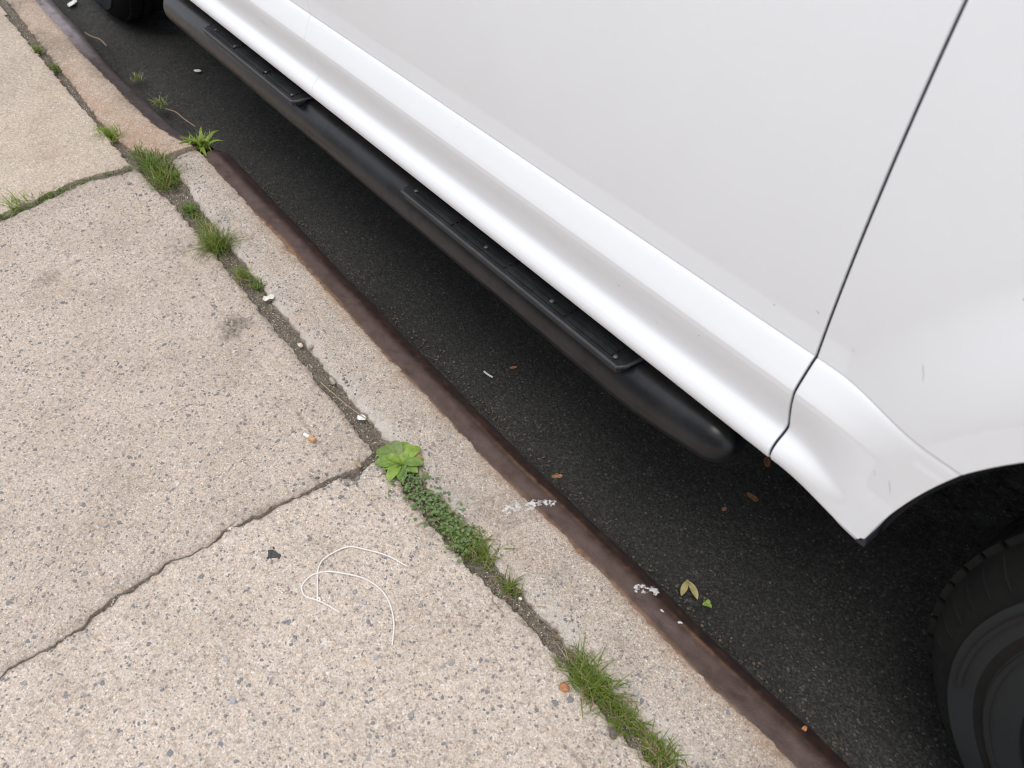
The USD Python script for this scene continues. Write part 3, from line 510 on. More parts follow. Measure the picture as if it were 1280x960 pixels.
m_, a_ = nosing(xs, lambda x: np.interp(x, FOUT[:, 0], FOUT[:, 1]) - 0.003, 0.062, 0.026, lambda x: 0.10 + 0.30 * sstep(-3.15, -2.75, x), lambda x: -0.002 + 0 * x, 130, 0.3)
put("steel_nosing", m_, steel_far_sheen_mat, kerb2, smooth=True, attr=np.c_[np.maximum(a_[:, 0] * 0.6, 0.75 * sstep(-3.25, -2.8, np.asarray(m_[0])[:, 0])), a_[:, 1], a_[:, 2]])  # near end darkened through marks: shade painted onto the tilted steel

# ------------------------------------------------------------------ unseen brick house front, added behind the viewer to block sky light
brick_mat = M("added_brick_front", {"tc": ("texture_coordinate", {}), "g": ("geometry", {}), "sx": ("separate_xyz", {}), "cx": ("combine_xyz", {}),
    "b": ("brick_texture", {"scale": 4.6, "color1": (0.42, 0.40, 0.38), "color2": (0.36, 0.345, 0.33), "mortar": (0.30, 0.29, 0.27), "mortar_size": 0.012}), "p": ("principled_bsdf", {"roughness": 0.9})},
    [("g.position", "sx.vector"), ("sx.x", "cx.x"), ("sx.z", "cx.y"), ("cx.vector", "b.vector"), ("b.color", "p.base_color")])
house = thing("added_brick_house", "unseen pale painted brick house front added along the sidewalk to block sky light", "house")
FY = -6.2
cols = [(-11 + 2.4 * k, -9.8 + 2.4 * k) for k in range(8)]
rows_ = [(1.0, 2.4), (3.4, 4.6)]
wall = [box(-12.5, 9.0, FY - .25, FY, z0, z1) for z0, z1 in ((-.1, 1.0), (2.4, 3.4), (4.6, 5.2))]
edges_ = [-12.5] + [v for c in cols for v in c] + [9.0]
for (z0, z1) in rows_:
    for a, b_ in zip(edges_[0::2], edges_[1::2]): wall.append(box(a, b_, FY - .25, FY, z0, z1))
put("wall", cat_mesh(wall), brick_mat, house)
frame_mat, pane_mat, sill_mat = plain("window_frame", (.55, .55, .53), .6), plain("dark_pane", (.02, .025, .03), .08), plain("stone_sill", (.38, .36, .33), .9)
for (a, b_) in cols:
    for (z0, z1) in rows_:
        w_ = put("window", cat_mesh([box(a, a + .07, FY - .16, FY - .08, z0, z1), box(b_ - .07, b_, FY - .16, FY - .08, z0, z1), box(a + .07, b_ - .07, FY - .16, FY - .08, z1 - .07, z1), box(a + .07, b_ - .07, FY - .16, FY - .08, z0, z0 + .07), box(a + .07, b_ - .07, FY - .15, FY - .09, (z0 + z1) / 2 - .03, (z0 + z1) / 2 + .03)]), frame_mat, house)
        put("pane", box(a + .05, b_ - .05, FY - .20, FY - .17, z0 + .05, z1 - .05), pane_mat, w_)
        put("sill", box(a - .08, b_ + .08, FY + .003, FY + .08, z0 - .12, z0 - .005), sill_mat, w_)
put("cornice", box(-12.6, 9.1, FY - .3, FY + .35, 5.205, 5.5), sill_mat, house)

# ------------------------------------------------------------------ the car
WX, WZ, AR = 0.313, 0.29, 0.489       # front wheel centre and arch radius
RX = -3.40                            # rear wheel centre
GAP = -0.316
PZ = np.array([.336, .338, .341, .346, .352, .358, .364, .369, .374, .379, .384, .389, .394, .399, .405, .415, .430, .445, .460, .468, .4735, .478, .490, .519])
PY = np.array([.690, .668, .6500, .6410, .6355, .6330, .6322, .6328, .6348, .6380, .6430, .6492, .6540, .6557, .6550, .6525, .6485, .6450, .6426, .6418, .6419, .6434, .6490, .6645])
from scipy.interpolate import PchipInterpolator
prof_low = PchipInterpolator(PZ, PY)
def ymain(z): return 0.6652 + 0.042 * (np.maximum(z - 0.519, 0) / 0.40) ** 2
def ybody(x, z, flare=True):
    x, z = np.broadcast_arrays(np.asarray(x, float), np.asarray(z, float))
    y = np.where(z < 0.519, prof_low(np.clip(z, .336, .519)), ymain(z))
    if flare:
        for wx in (WX, RX):
            rr = np.hypot(x - wx, z - WZ); w = sstep(0.645, 0.520, rr)
            yl = 0.6425 + 0.010 * sstep(.352, .336, z) - 0.002 * sstep(.52, .40, z)
            y = y * (1 - w) + yl * w
    return y + np.where(z < 0.5192, 0.0026 * np.exp(-np.maximum(0.519 - z, 0) / 0.0035), 0)
def zdrop(x, z):   # lower edge of the fender runs down to the arch
    s = sstep(GAP + .01, -.175, x); return z - 0.026 * s * np.clip(1 - (z - .336) / .18, 0, 1)
ZR = np.unique(np.concatenate([PZ, np.linspace(.336, .42, 30), np.linspace(.42, .51, 22), [.508, .511, .514, .5165, .518, .5190, .5193, .5196, .5200, .521, .5225, .526, .535], np.linspace(.55, 1.06, 40)]))
def patch(xl, xr, zs, nx, drop=False, fold=(True, True), foldz=(False, False)):
    """panel of body side between the curves xl(z) and xr(z), with its edges folded inwards"""
    zs = np.asarray(zs); u = np.unique(np.concatenate([np.linspace(0, 1, nx)]))
    ZZ, U = np.meshgrid(zs, u, indexing="ij"); L, R = xl(ZZ), xr(ZZ); XX = L + (R - L) * U
    if drop: ZZd = zdrop(XX, ZZ)
    else: ZZd = ZZ
    YY = ybody(XX, ZZ); e = 4e-4
    dyx = (ybody(XX + e, ZZ) - ybody(XX - e, ZZ)) / (2 * e); dyz = (ybody(XX, np.minimum(ZZ + e, 1.2)) - ybody(XX, np.maximum(ZZ - e, .336))) / (2 * e)
    N = np.stack([dyx, -np.ones_like(XX), dyz], -1); N /= np.linalg.norm(N, axis=-1, keepdims=True)
    V, NN, F = [np.stack([XX, YY, ZZd], -1).reshape(-1, 3)], [N.reshape(-1, 3)], [gridfaces(*XX.shape, flip=True)]
    base = V[0].shape[0]
    def fold_strip(P, Nn, side):
        nonlocal base
        r, depth = 0.0016, 0.030; rows = []; nr = []
        for a in (0, .5, 1.0):
            th = a * math.pi / 2; sx = np.array([side, 0, 0]); rows.append(P + sx * r * math.sin(th) + np.array([0, 1, 0]) * r * (1 - math.cos(th))); nn = Nn * math.cos(th) + sx * math.sin(th); nr.append(nn)
        rows.append(rows[-1] + np.array([0, depth, 0])); nr.append(np.broadcast_to(np.array([side, 0, 0.0]), P.shape))
        G = np.stack(rows, 1); n_, m_ = G.shape[:2]; f = gridfaces(n_, m_, flip=(side > 0)) + base
        V.append(G.reshape(-1, 3)); NN.append(np.stack(nr, 1).reshape(-1, 3)); F.append(f); base += n_ * m_
    G3, N3 = V[0].reshape(*XX.shape, 3), NN[0].reshape(*XX.shape, 3)
    if fold[0]: fold_strip(G3[:, 0], N3[:, 0], -1.0)
    if fold[1]: fold_strip(G3[:, -1], N3[:, -1], 1.0)
    return np.vstack(V), np.vstack(F), np.vstack(NN)
def panel(name, patches, parent, mat=paint, label=None):
    V, F, N, b = [], [], [], 0
    for v, f, n in patches: V.append(v); F.append(f + b); N.append(n); b += len(v)
    V, F, N = np.vstack(V), np.vstack(F), np.vstack(N)
    fn = np.cross(V[F[:, 1]] - V[F[:, 0]], V[F[:, 2]] - V[F[:, 0]]); bad = (fn * N[F[:, 0]]).sum(1) < 0
    F[bad] = F[bad][:, ::-1]
    return put(name, (V, F), mat, parent, normals=N, label=label)
car = thing("parked_car", "white four-door car with a black side step bar, parked close to the kerb", "car")
C = lambda v: (lambda z: v + 0 * z)
g = 0.0034
arch_l = lambda wx, s: (lambda z: wx - s * np.sqrt(np.maximum(AR ** 2 - (z - WZ) ** 2, 0)))
ZA = np.concatenate([ZR[ZR < .74], [.745, .755, .763, .769, .773, .776, .778]]); ZU = np.concatenate([[.778], ZR[ZR > .785]])
panel("fender", [patch(C(GAP + g), arch_l(WX, 1), ZA, 46, drop=True, fold=(True, True)), patch(C(GAP + g), C(1.15), ZU, 60, fold=(True, False)), patch(arch_l(WX, -1), C(1.15), ZA, 20, fold=(True, False))], car)
panel("front_door", [patch(C(-1.530 + .0019), C(GAP - g), ZR, 90)], car)
panel("rear_door", [patch(C(-2.520 + g), C(-1.530 - .0019), ZR, 60)], car)
panel("rear_quarter", [patch(arch_l(RX, -1), C(-2.520 - g), ZA, 24), patch(C(-4.75), C(-2.520 - g), ZU, 60, fold=(False, True)), patch(C(-4.75), arch_l(RX, 1), ZA, 24, fold=(False, True))], car)
zs_l = np.concatenate([np.linspace(.338, .54, 60), np.linspace(.56, 1.05, 20)])
ys_l = ybody(np.full_like(zs_l, GAP), zs_l, False) + .0042
G = np.stack([np.stack([np.full_like(zs_l, GAP + dx), ys_l, zs_l], -1) for dx in (-.010, .010)], 1)
put("door_seal", (G.reshape(-1, 3), gridfaces(*G.shape[:2])), plain("seal_rubber", (0.006, 0.008, 0.011), 0.6), car, smooth=True)
def scratch(pts, wd):
    P = np.array([(x, float(ybody(x, z)) - .0005, z) for x, z in pts]); n = np.array([0, 0, wd])
    V = np.vstack([P + n / 2, P - n / 2]); k = len(P); put("scratch", (V, [f for i in range(k - 1) for f in ([i, k + i, k + i + 1], [i, k + i + 1, i + 1])]), scratch_mat, car)
scratch_mat = plain("scratch_grey", (.36, .35, .345), .6)
scratch([(-.205, .598), (-.199, .590), (-.196, .583)], .0009); scratch([(-.176, .448), (-.171, .438), (-.168, .430)], .0010)
scratch([(-.195, .447), (-.192, .442)], .0007); scratch([(-.333, .577), (-.329, .576)], .0008); scratch([(-.280, .560), (-.277, .557)], .0007)
scratch([(-1.02, .505), (-1.016, .503)], .0008); scratch([(-.62, .436), (-.617, .435)], .0010); scratch([(-1.75, .44), (-1.73, .437)], .0008)
# dark inner structure seen through the gaps, floor, far side
put("underbody", cat_mesh([box(-2.86, -.24, .735, 2.55, .335, .40), box(-2.6, -.30, .715, .735, .40, 1.02), box(-4.7, -3.95, .75, 2.55, .35, .45), box(.86, 1.2, .75, 2.55, .35, .45),
                             box(-4.7, 1.2, 1.15, 2.1, .22, .34), box(-2.86, -.215, .69, .80, .342, .36)]), dark_mat, car)
def liner(wx):
    a = np.linspace(math.radians(4), math.radians(176), 40); r = AR - 0.012; rows = []
    for yy in (.664, .70, .80, 1.02): rows.append(np.stack([wx + (r + (0.03 if yy > .69 else 0)) * np.cos(a), np.full_like(a, yy), WZ + (r + (0.03 if yy > .69 else 0)) * np.sin(a)], -1))
    G = np.stack(rows, 1); V = G.reshape(-1, 3); f = gridfaces(40, 4)
    back = box(wx - .56, wx + .56, 1.02, 1.04, .30, .80)
    return cat_mesh([trimesh.Trimesh(V, f, process=False), back])
put("wheel_arch_liner", liner(WX), dark_mat, car); put("wheel_arch_liner", liner(RX), dark_mat, car)
flapm = cat_mesh([trimesh.Trimesh(*(lambda p: (np.vstack([np.c_[p[:, 0], np.full(4, .6405), p[:, 1]], np.c_[p[:, 0], np.full(4, .70), p[:, 1]]]), [[0, 1, 2], [0, 2, 3], [4, 6, 5], [4, 7, 6], [0, 4, 5], [0, 5, 1], [1, 5, 6], [1, 6, 2], [2, 6, 7], [2, 7, 3], [3, 7, 4], [3, 4, 0]]))(np.array([(-.179, .3215), (-.166, .322), (-.167, .337), (-.174, .333)])), process=False)])
put("mud_flap", flapm, blackish("flap_plastic", (0.014, 0.015, 0.02), (0.03, 0.031, 0.036), 0.5), car)
# greenhouse and roof, far side
belt_y, roof_y = float(ymain(np.array(1.06))), 0.93
def wall_quad(xa, xb, z0, z1, y0, y1, th=0.012):
    V = np.array([[xa, y0, z0], [xb, y0, z0], [xb, y1, z1], [xa, y1, z1]], float); W = V + [0, th, 0]
    return trimesh.Trimesh(np.vstack([V, W]), [[0, 1, 2], [0, 2, 3], [4, 6, 5], [4, 7, 6], [0, 4, 5], [0, 5, 1], [1, 5, 6], [1, 6, 2], [2, 6, 7], [2, 7, 3], [3, 7, 4], [3, 4, 0]], process=False)
for (xa, xb) in ((-1.50, -.42), (-2.48, -1.62)):
    put("window", wall_quad(xa, xb, 1.075, 1.50, belt_y + .012, roof_y - .012, .005), glass_mat, car)
put("pillar", wall_quad(-1.62, -1.50, 1.06, 1.52, belt_y, roof_y), dark_mat, car)
put("pillar", wall_quad(-2.62, -2.48, 1.06, 1.52, belt_y, roof_y), paint, car); put("pillar", wall_quad(-.42, -.36, 1.06, 1.52, belt_y, roof_y), paint, car)
put("roof", box(-2.62, -.36, roof_y, 2.30, 1.52, 1.58), paint, car)
put("bonnet", box(-.30, 1.15, belt_y + .01, 2.55, 1.03, 1.07), paint, car)
put("cargo_bed", cat_mesh([box(-4.75, -2.63, belt_y + .01, belt_y + .06, 1.0, 1.065), box(-4.75, -4.70, belt_y, 2.5, .45, 1.06), box(-4.75, -2.63, .80, 2.5, .62, .66)]), paint, car)
put("far_side_panel", box(-4.75, 1.15, 2.55, 2.62, .36, 1.06), paint, car)
put("seat", cat_mesh([box(-1.45, -.9, .95, 2.3, .55, .72), box(-1.5, -1.35, .95, 2.3, .70, 1.3), box(-2.4, -1.9, .95, 2.3, .55, .72), box(-2.5, -2.35, .95, 2.3, .70, 1.3)]), dark_mat, car)

# side step
YC, ZC, TR = .664, .265, .047
def arc(c, r, a0, a1, n): a = np.linspace(a0, a1, n); return np.stack([c[0] + r * np.cos(a), c[1] + r * np.sin(a), np.full(n, ZC)], -1)
rb = 0.075
xa, xb, cap = -2.425, -.378, .048
th = np.linspace(0.06, math.pi / 2, 12)
px = np.concatenate([xa + cap * (1 - np.cos(th)), np.linspace(xa + cap, xb - cap, 40)[1:-1], (xb - cap * (1 - np.cos(th)))[::-1]])
pr = np.concatenate([TR * np.sin(th), np.full(38, TR), (TR * np.sin(th))[::-1]])
pr = pr * (1 - 0.14 * sstep(-.58, xb, px)); path = np.stack([px, YC + .009 * sstep(-.58, xb, px), ZC + .004 * sstep(-.58, xb, px)], -1)
step = put("side_step", tube(path, pr, 28), bar_mat, car, smooth=True, label="black tubular side step bar below the doors")
ZP = 0.3125
def step_pad(x0, x1, ya, yb, cuts):
    """ribbed step plate with a raised outer lip and a clipped corner"""
    pts = np.array([(x0 + .012, ya), (x1 - .004, ya), (x1, ya + .006), (x1 + .014, yb), (x0 - .014, yb), (x0 - .004, ya + .012)])
    from shapely.geometry import Polygon
    body = trimesh.creation.extrude_polygon(Polygon(pts), .010); body.apply_translation([0, 0, ZP - .008])
    p = put("step_pad", body, pad_mat, step)
    ribs = []
    edges = [x0 + .02] + list(cuts) + [x1 - .02]
    for a, b_ in zip(edges[:-1], edges[1:]):
        for k in range(6):
            yk = ya + .014 + k * .0115
            ribs.append(box(a + .006, b_ - .006, yk - .0032, yk + .0032, ZP + .0018, ZP + .0050))
    for r_ in ribs: put("tread_rib", r_, pad_mat, step)
    q = [np.array([x0 + .004, ya + .001, ZP + .003]), np.array([x1 - .003, ya + .001, ZP + .003]), np.array([x1 + .004, ya + .012, ZP + .003]), np.array([x1 + .015, yb, ZP + .003])]
    put("pad_edge", tube(np.array(q), .0030, 8), lip_mat, step, smooth=40, label="thin raised grey edge of the step pad")
    return p
step_pad(-1.178, -.578, .6185, .715, (-1.02, -.865, -.71))
step_pad(-2.095, -1.612, .6175, .715, (-1.93, -1.77))
def screw(x, y):
    s = trimesh.creation.icosphere(1, .0042); s.vertices *= [1, 1, .5]; s.apply_translation([x, y, ZP + .0045]); put("screw", s, screw_mat, step, smooth=True)
for (x, y) in ((-1.155, .640), (-.935, .640), (-.755, .638), (-.598, .632), (-2.06, .640), (-1.945, .638), (-1.775, .636), (-1.640, .632)): screw(x, y)
for x in (-2.15, -1.35, -.52):
    put("step_bracket", box(x - .03, x + .03, YC, .95, ZC - .012, ZC + .012), dark_mat, step)

# wheels: tyre by revolution, with shoulder ribs and tread blocks
def revolve_y(prof, n=96):
    """prof: (radius, y) pairs around the wheel axle (the y axis)"""
    prof = np.asarray(prof); a = np.linspace(0, 2 * np.pi, n, endpoint=False); A, K = np.meshgrid(a, np.arange(len(prof)), indexing="ij")
    V = np.stack([prof[K, 0] * np.cos(A), prof[K, 1], prof[K, 0] * np.sin(A)], -1); i = np.arange(n * len(prof)).reshape(n, -1); i = np.vstack([i, i[:1]])
    aa, b, c, d = i[:-1, :-1].ravel(), i[1:, :-1].ravel(), i[1:, 1:].ravel(), i[:-1, 1:].ravel()
    m = trimesh.Trimesh(V.reshape(-1, 3), np.vstack([np.stack([aa, b, c], 1), np.stack([aa, c, d], 1)]), process=False); return m
def block(a0, a1, r0, r1, y0, y1):
    V = []
    for y in (y0, y1):
        for (a, r) in ((a0, r0), (a1, r0), (a1, r1), (a0, r1)): V.append([r * math.cos(a), y, r * math.sin(a)])
    F = [[0, 1, 2], [0, 2, 3], [4, 6, 5], [4, 7, 6], [0, 4, 5], [0, 5, 1], [1, 5, 6], [1, 6, 2], [2, 6, 7], [2, 7, 3], [3, 7, 4], [3, 4, 0]]
    return trimesh.Trimesh(V, F, process=False)
def arc_ring(r0, r1, y0, h, a0, a1, n=16):
    """raised moulding on the sidewall between two radii"""
    a = np.linspace(a0, a1, n); rows = []
    for (r, y) in ((r0, y0), (r0, y0 - h), (r1, y0 - h * 0.8), (r1, y0 + .002)): rows.append(np.stack([r * np.cos(a), np.full(n, y), r * np.sin(a)], -1))
    G = np.stack(rows, 1); return trimesh.Trimesh(G.reshape(-1, 3), gridfaces(n, 4), process=False)
Y0 = 0.660
def make_wheel(loc, turn=0.0, flip=False):
    w = UsdGeom.Xform.Define(stage, numbered(str(car.GetPath()), "wheel"))
    w.AddTranslateOp().Set(Gf.Vec3d(*map(float, loc)))
    w.AddRotateYOp().Set(turn)
    if flip: w.AddRotateZOp().Set(180.0)
    w = w.GetPrim()
    T = .25   # wheel local: outer face at y = 0, axle along y
    prof = [(.225, .020), (.235, .008), (.262, .000), (.300, -.003), (.332, .000), (.350, .006), (.362, .014), (.372, .024), (.381, .036), (.386, .050), (.388, .062),
            (.388, .080), (.378, .082), (.378, .090), (.3895, .092), (.3900, .118), (.380, .120), (.380, .132), (.390, .134), (.3895, .160), (.378, .162), (.378, .170), (.388, .172), (.385, .20), (.37, .225), (.33, .245), (.25, .24)]
    put("tyre", revolve_y(prof, 120), tyre_mat, w, smooth=40)
    for a in (8, 128, 248): put("sidewall_face", arc_ring(.252, .338, .0015, .0045, math.radians(a), math.radians(a + 100), 28), tyre_face_mat, w, smooth=30, label="smoother grey band on the tyre sidewall")
    rb_ = []
    for k in range(64):
        a = k * 2 * np.pi / 64; 
        pp = np.array([(.350, .006), (.362, .014), (.372, .024), (.3785, .0325)]); V_ = []
        for (r_, y_) in pp:
            for (aa_, o_) in ((a, 0), (a + .003, .0011), (a + .009, .0011), (a + .012, 0)): V_.append([(r_ + o_ * .6) * math.cos(aa_), y_ - o_ * .8, (r_ + o_ * .6) * math.sin(aa_)])
        rb_.append(trimesh.Trimesh(V_, gridfaces(4, 4), process=False))
        rb_.append(block(a + .006, a + .080, .368, .3915, .040, .079))
    put("tread_block", cat_mesh(rb_), tyre_mat, w, kind="stuff")
    arcs = []
    for s in range(3):
        o = s * 2 * np.pi / 3
        arcs.append(arc_ring(.322, .327, -.003, .003, o + math.radians(15), o + math.radians(48), 12)); arcs.append(arc_ring(.286, .2915, -.003, .003, o + math.radians(18), o + math.radians(72), 18))
    for a_ in arcs: put("sidewall_moulding", a_, dark_mat, w, smooth=30)
    rp = [(.225, .018), (.232, .004), (.226, .002), (.214, .012), (.206, .050), (.200, .12), (.205, .22)]
    put("rim", revolve_y(rp, 72), rim_mat, w, smooth=40)
    sp = []
    for k in range(6):
        m_ = trimesh.creation.box([.17, .022, .050]); m_.apply_translation([.125, .055, 0]); m_.apply_transform(trimesh.transformations.rotation_matrix(k * math.pi / 3, [0, 1, 0])); sp.append(m_)
    hub = trimesh.creation.cylinder(.055, .05, 32); hub.apply_transform(trimesh.transformations.rotation_matrix(math.pi / 2, [1, 0, 0])); hub.apply_translation([0, .055, 0])
    for m_ in sp: put("spoke", m_, rim_mat, w)
    put("hub", hub, rim_mat, w)
    bd = trimesh.creation.cylinder(.19, .04, 40); bd.apply_transform(trimesh.transformations.rotation_matrix(math.pi / 2, [1, 0, 0])); bd.apply_translation([0, .13, 0]); put("brake_disc", bd, dark_mat, w)
make_wheel((WX, Y0, WZ), turn=-28.0)
make_wheel((RX, Y0, WZ), turn=10.0)
make_wheel((WX, 2.62, WZ), flip=True); make_wheel((RX, 2.62, WZ), flip=True)

# ------------------------------------------------------------------ plants
def blades(rng, n, cx, cy, z, rx, ry, ln, wd, droop=1.0, lean=(0, 0), ang=0.0, spread=1.0):
    V, F = [], []
    ca, sa = math.cos(ang), math.sin(ang)
    for i in range(n):
        u, v = rng.normal(0, 0.45, 2); u, v = np.clip([u, v], -1, 1); px, py = cx + ca * u * rx - sa * v * ry, cy + sa * u * rx + ca * v * ry
        L = ln * rng.uniform(0.45, 1.15); W = wd * rng.uniform(0.6, 1.2); th = rng.uniform(0, 2 * np.pi); out = rng.uniform(0.25, 1.0) * spread
        dr = np.array([math.cos(th) + lean[0] + u * 0.5 * ca, math.sin(th) + lean[1] + u * 0.5 * sa]); dr /= max(np.linalg.norm(dr), 1e-6)
        side = np.array([-dr[1], dr[0]]); k = 5; base = len(V)
        for j in range(k):
            t = j / (k - 1); r = L * out * (t ** 1.3); h = L * (1.0 - 0.35 * out) * (t - 0.55 * droop * out * t * t * 1.25)
            c = np.array([px + dr[0] * r, py + dr[1] * r, z + max(h, 0.002 * t + 0.0005 if t > 0.3 else -0.002)]); ww = W * (1 - t ** 1.8) * 0.5
            if j < k - 1: V += [c + np.r_[side * ww, 0], c - np.r_[side * ww, 0]]
            else: V.append(c)
        for j in range(k - 2):
            a = base + 2 * j; F += [[a, a + 1, a + 3], [a, a + 3, a + 2]]
        a = base + 2 * (k - 2); F.append([a, a + 1, a + 2])
    return trimesh.Trimesh(V, F, process=False)
def tuft(seed, n, cx, cy, rx, ry, ln, label, mat=grass_mat, z=-0.006, wd=0.0024, ang=0.0, straw=0.1, group=None, **k):
    rng = np.random.RandomState(seed); n = int(n * 1.15); ln *= 1.2; ry *= 1.35; wd *= 1.15; straw *= 1.5
    t = thing("grass_tuft", label, "grass tuft", loc=(cx, cy, z))
    put("blades", blades(rng, n, 0, 0, 0, rx, ry, ln, wd, ang=ang, **k), mat, t, smooth=True, kind="stuff")
    if straw: put("dry_stems", blades(rng, max(4, int(n * straw)), 0, 0, 0, rx * 1.1, ry * 1.2, ln * 1.05, wd * 0.6, ang=ang, **k), straw_mat, t, smooth=True, kind="stuff")
    return t
tuft(1, 90, -2.177, .045, .05, .020, .045, "bright grass tuft at the left end of the far cross joint", grass_bright_mat, z=-.004, straw=.05, ang=1.5)
tuft(2, 80, -2.172, .125, .05, .014, .028, "low dark green grass strip in the far cross joint", grass_dark_mat, z=-.004, ang=1.5)
tuft(3, 120, -2.363, .352, .045, .02, .050, "pale green grass tuft at the end of the far dark joint", grass_bright_mat, straw=.04, lean=(.3, -.4))
tuft(4, 70, -2.205, .385, .04, .016, .035, "thin grass patch just left of the bushiest far clump", grass_dark_mat, lean=(.2, 0))
tuft(5, 210, -2.120, .392, .055, .026, .052, "bushy dark grass clump where four slab and kerb corners meet", grass_dark_mat, z=-.004, wd=.0028)
tuft(6, 170, -2.035, .388, .045, .024, .056, "bushy grass clump just beyond the small broad leaved one", grass_mat, wd=.0026)
tuft(7, 60, -1.868, .388, .024, .012, .030, "small compact dark green tuft between two bigger grass clumps", grass_dark_mat, wd=.0045, straw=0)
tuft(8, 60, -1.78, .388, .05, .012, .028, "sparse yellowish grass fringe above the spiky round clump", grass_mat, straw=.5)
tuft(9, 230, -1.690, .378, .034, .020, .068, "round spiky yellow green grass clump in the kerb joint", grass_mat, wd=.0020, straw=.22, lean=(.1, -.15), spread=1.1)
tuft(10, 75, -1.548, .378, .03, .014, .036, "thin wispy grass tuft beside the pale crumpled scrap", grass_mat, wd=.0016, straw=.25, lean=(0, -.2))
tuft(11, 50, -1.490, .388, .018, .010, .026, "small curly green sprig right above the pale crumpled scrap", grass_dark_mat, wd=.0026)
tuft(12, 60, -3.055, .352, .03, .010, .034, "farthest small grass sprig in the dark far joint", grass_mat)
tuft(13, 60, -2.884, .356, .04, .010, .032, "second small grass sprig in the dark far joint, nearer the viewer", grass_dark_mat)
tuft(14, 180, -.628, .372, .040, .020, .038, "grass growing out of the lower end of the creeping weed", grass_mat, wd=.0018, lean=(.0, -.1), ang=.05)
tuft(15, 60, -.535, .372, .022, .010, .036, "small thin grass tuft at the top of the bare soil joint", grass_mat, wd=.0014, straw=.2, lean=(.2, -.1))
tuft(16, 270, -.338, .372, .050, .020, .046, "largest green grass clump near the bottom of the kerb joint", grass_mat, wd=.0018, straw=.14, lean=(.1, -.1), ang=.05)
tuft(17, 130, -.268, .374, .030, .016, .036, "yellow green grass clump just below the largest one", grass_mat, wd=.0016, straw=.2)
tuft(18, 120, -.200, .380, .030, .016, .034, "grass clump cut off by the bottom edge of the photo", grass_mat, wd=.0018, straw=.25)
rz = ROAD_Z
tuft(19, 30, -2.785, .566, .03, .012, .028, "small grass sprig in the gutter beside the far bent steel edge", grass_dark_mat, z=rz + .03, straw=.4)
tuft(20, 40, -2.555, .556, .03, .012, .032, "grass sprig in the gutter below the dry twig", grass_mat, z=rz + .04, straw=.35)
def broad_weed(seed, n, cx, cy, z, ln, wd, label, spread=.7, name="leafy_weed"):
    rng = np.random.RandomState(seed); t = thing(name, label, "weed", loc=(cx, cy, z))
    for i in range(n):
        th = i * 2 * np.pi / n + rng.uniform(-.3, .3); L = ln * rng.uniform(.6, 1.1); b = leaf_mesh(L, wd * rng.uniform(.8, 1.2), rng.uniform(.3, 1.0) * spread, rng)
        b.apply_transform(trimesh.transformations.rotation_matrix(th, [0, 0, 1])); b.apply_translation([rng.uniform(-.02, .02), rng.uniform(-.01, .01), 0]); put("leaf", b, grass_bright_mat, t, smooth=True)
    return t
def leaf_mesh(L, W, out, rng, curl=.4, nseg=9, oval=False):
    V, F = [], []
    for j in range(nseg):
        t = j / (nseg - 1); w = W * (math.sin(math.pi * min(1, (0.10 + 0.90 * t) ** 0.85)) ** 0.8 + 0.06) * 0.5 if t < 1 else W * .02
        if oval: w = W * 0.5 * (max(math.sin(math.pi * min(.985, .03 + t ** 1.35 * .955)), .0) ** .62) * (1 if t > .12 else .55)
        r = L * (out * t + (1 - out) * t * t * .6); h = L * ((1 - out) * t * .9 + .18 * math.sin(math.pi * t) - curl * .12 * t * t) + .001
        wav = .06 * W * math.sin(9 * t + rng.uniform(0, .4))
        for k, s in enumerate((-1, -.5, 0, .5, 1)): V.append([r, s * w, h + .16 * abs(s) * w - .05 * W * (s == 0) + wav * abs(s)])
    for j in range(nseg - 1):
        for k in range(4):
            a = j * 5 + k; F += [[a, a + 5, a + 6], [a, a + 6, a + 1]]
    return trimesh.Trimesh(V, F, process=False)
broad_weed(31, 12, -2.175, .545, -.035, .085, .011, "bright broad bladed weed at the end of the steel nosing", spread=.75)
tuft(32, 90, -2.185, .535, .03, .025, .050, "grass mixed into the weed at the end of the steel nosing", grass_bright_mat, z=-.03, wd=.004, straw=.1)
def plantain():
    rng = np.random.RandomState(40); t = thing("broadleaf_weed", "flat rosette of broad light green leaves at the cracked slab corner", "weed", loc=(-.852, .366, .001))
    spec = [(196, .040, .021, .9, 0), (168, .040, .021, .92, 2), (232, .033, .018, .85, 0), (255, .024, .013, .8, 1), (140, .036, .017, .88, 1), (100, .034, .016, .8, 1), (70, .028, .013, .85, 3), (45, .030, .014, .8, 0), (20, .026, .013, .8, 1), (330, .028, .014, .85, 0), (295, .030, .014, .85, 1), (210, .022, .011, .5, 1), (120, .020, .010, .5, 1)]
    for i, (d, L, W, out, mi) in enumerate(spec):
        b = leaf_mesh(L * 1.55, W * 1.5, out, rng, nseg=12, oval=True); b.apply_transform(trimesh.transformations.rotation_matrix(math.radians(d), [0, 0, 1])); b.apply_translation([0, 0, .002 + .0012 * (i % 4)]); put("leaf", b, plantain_mats[mi], t, smooth=True)
plantain()
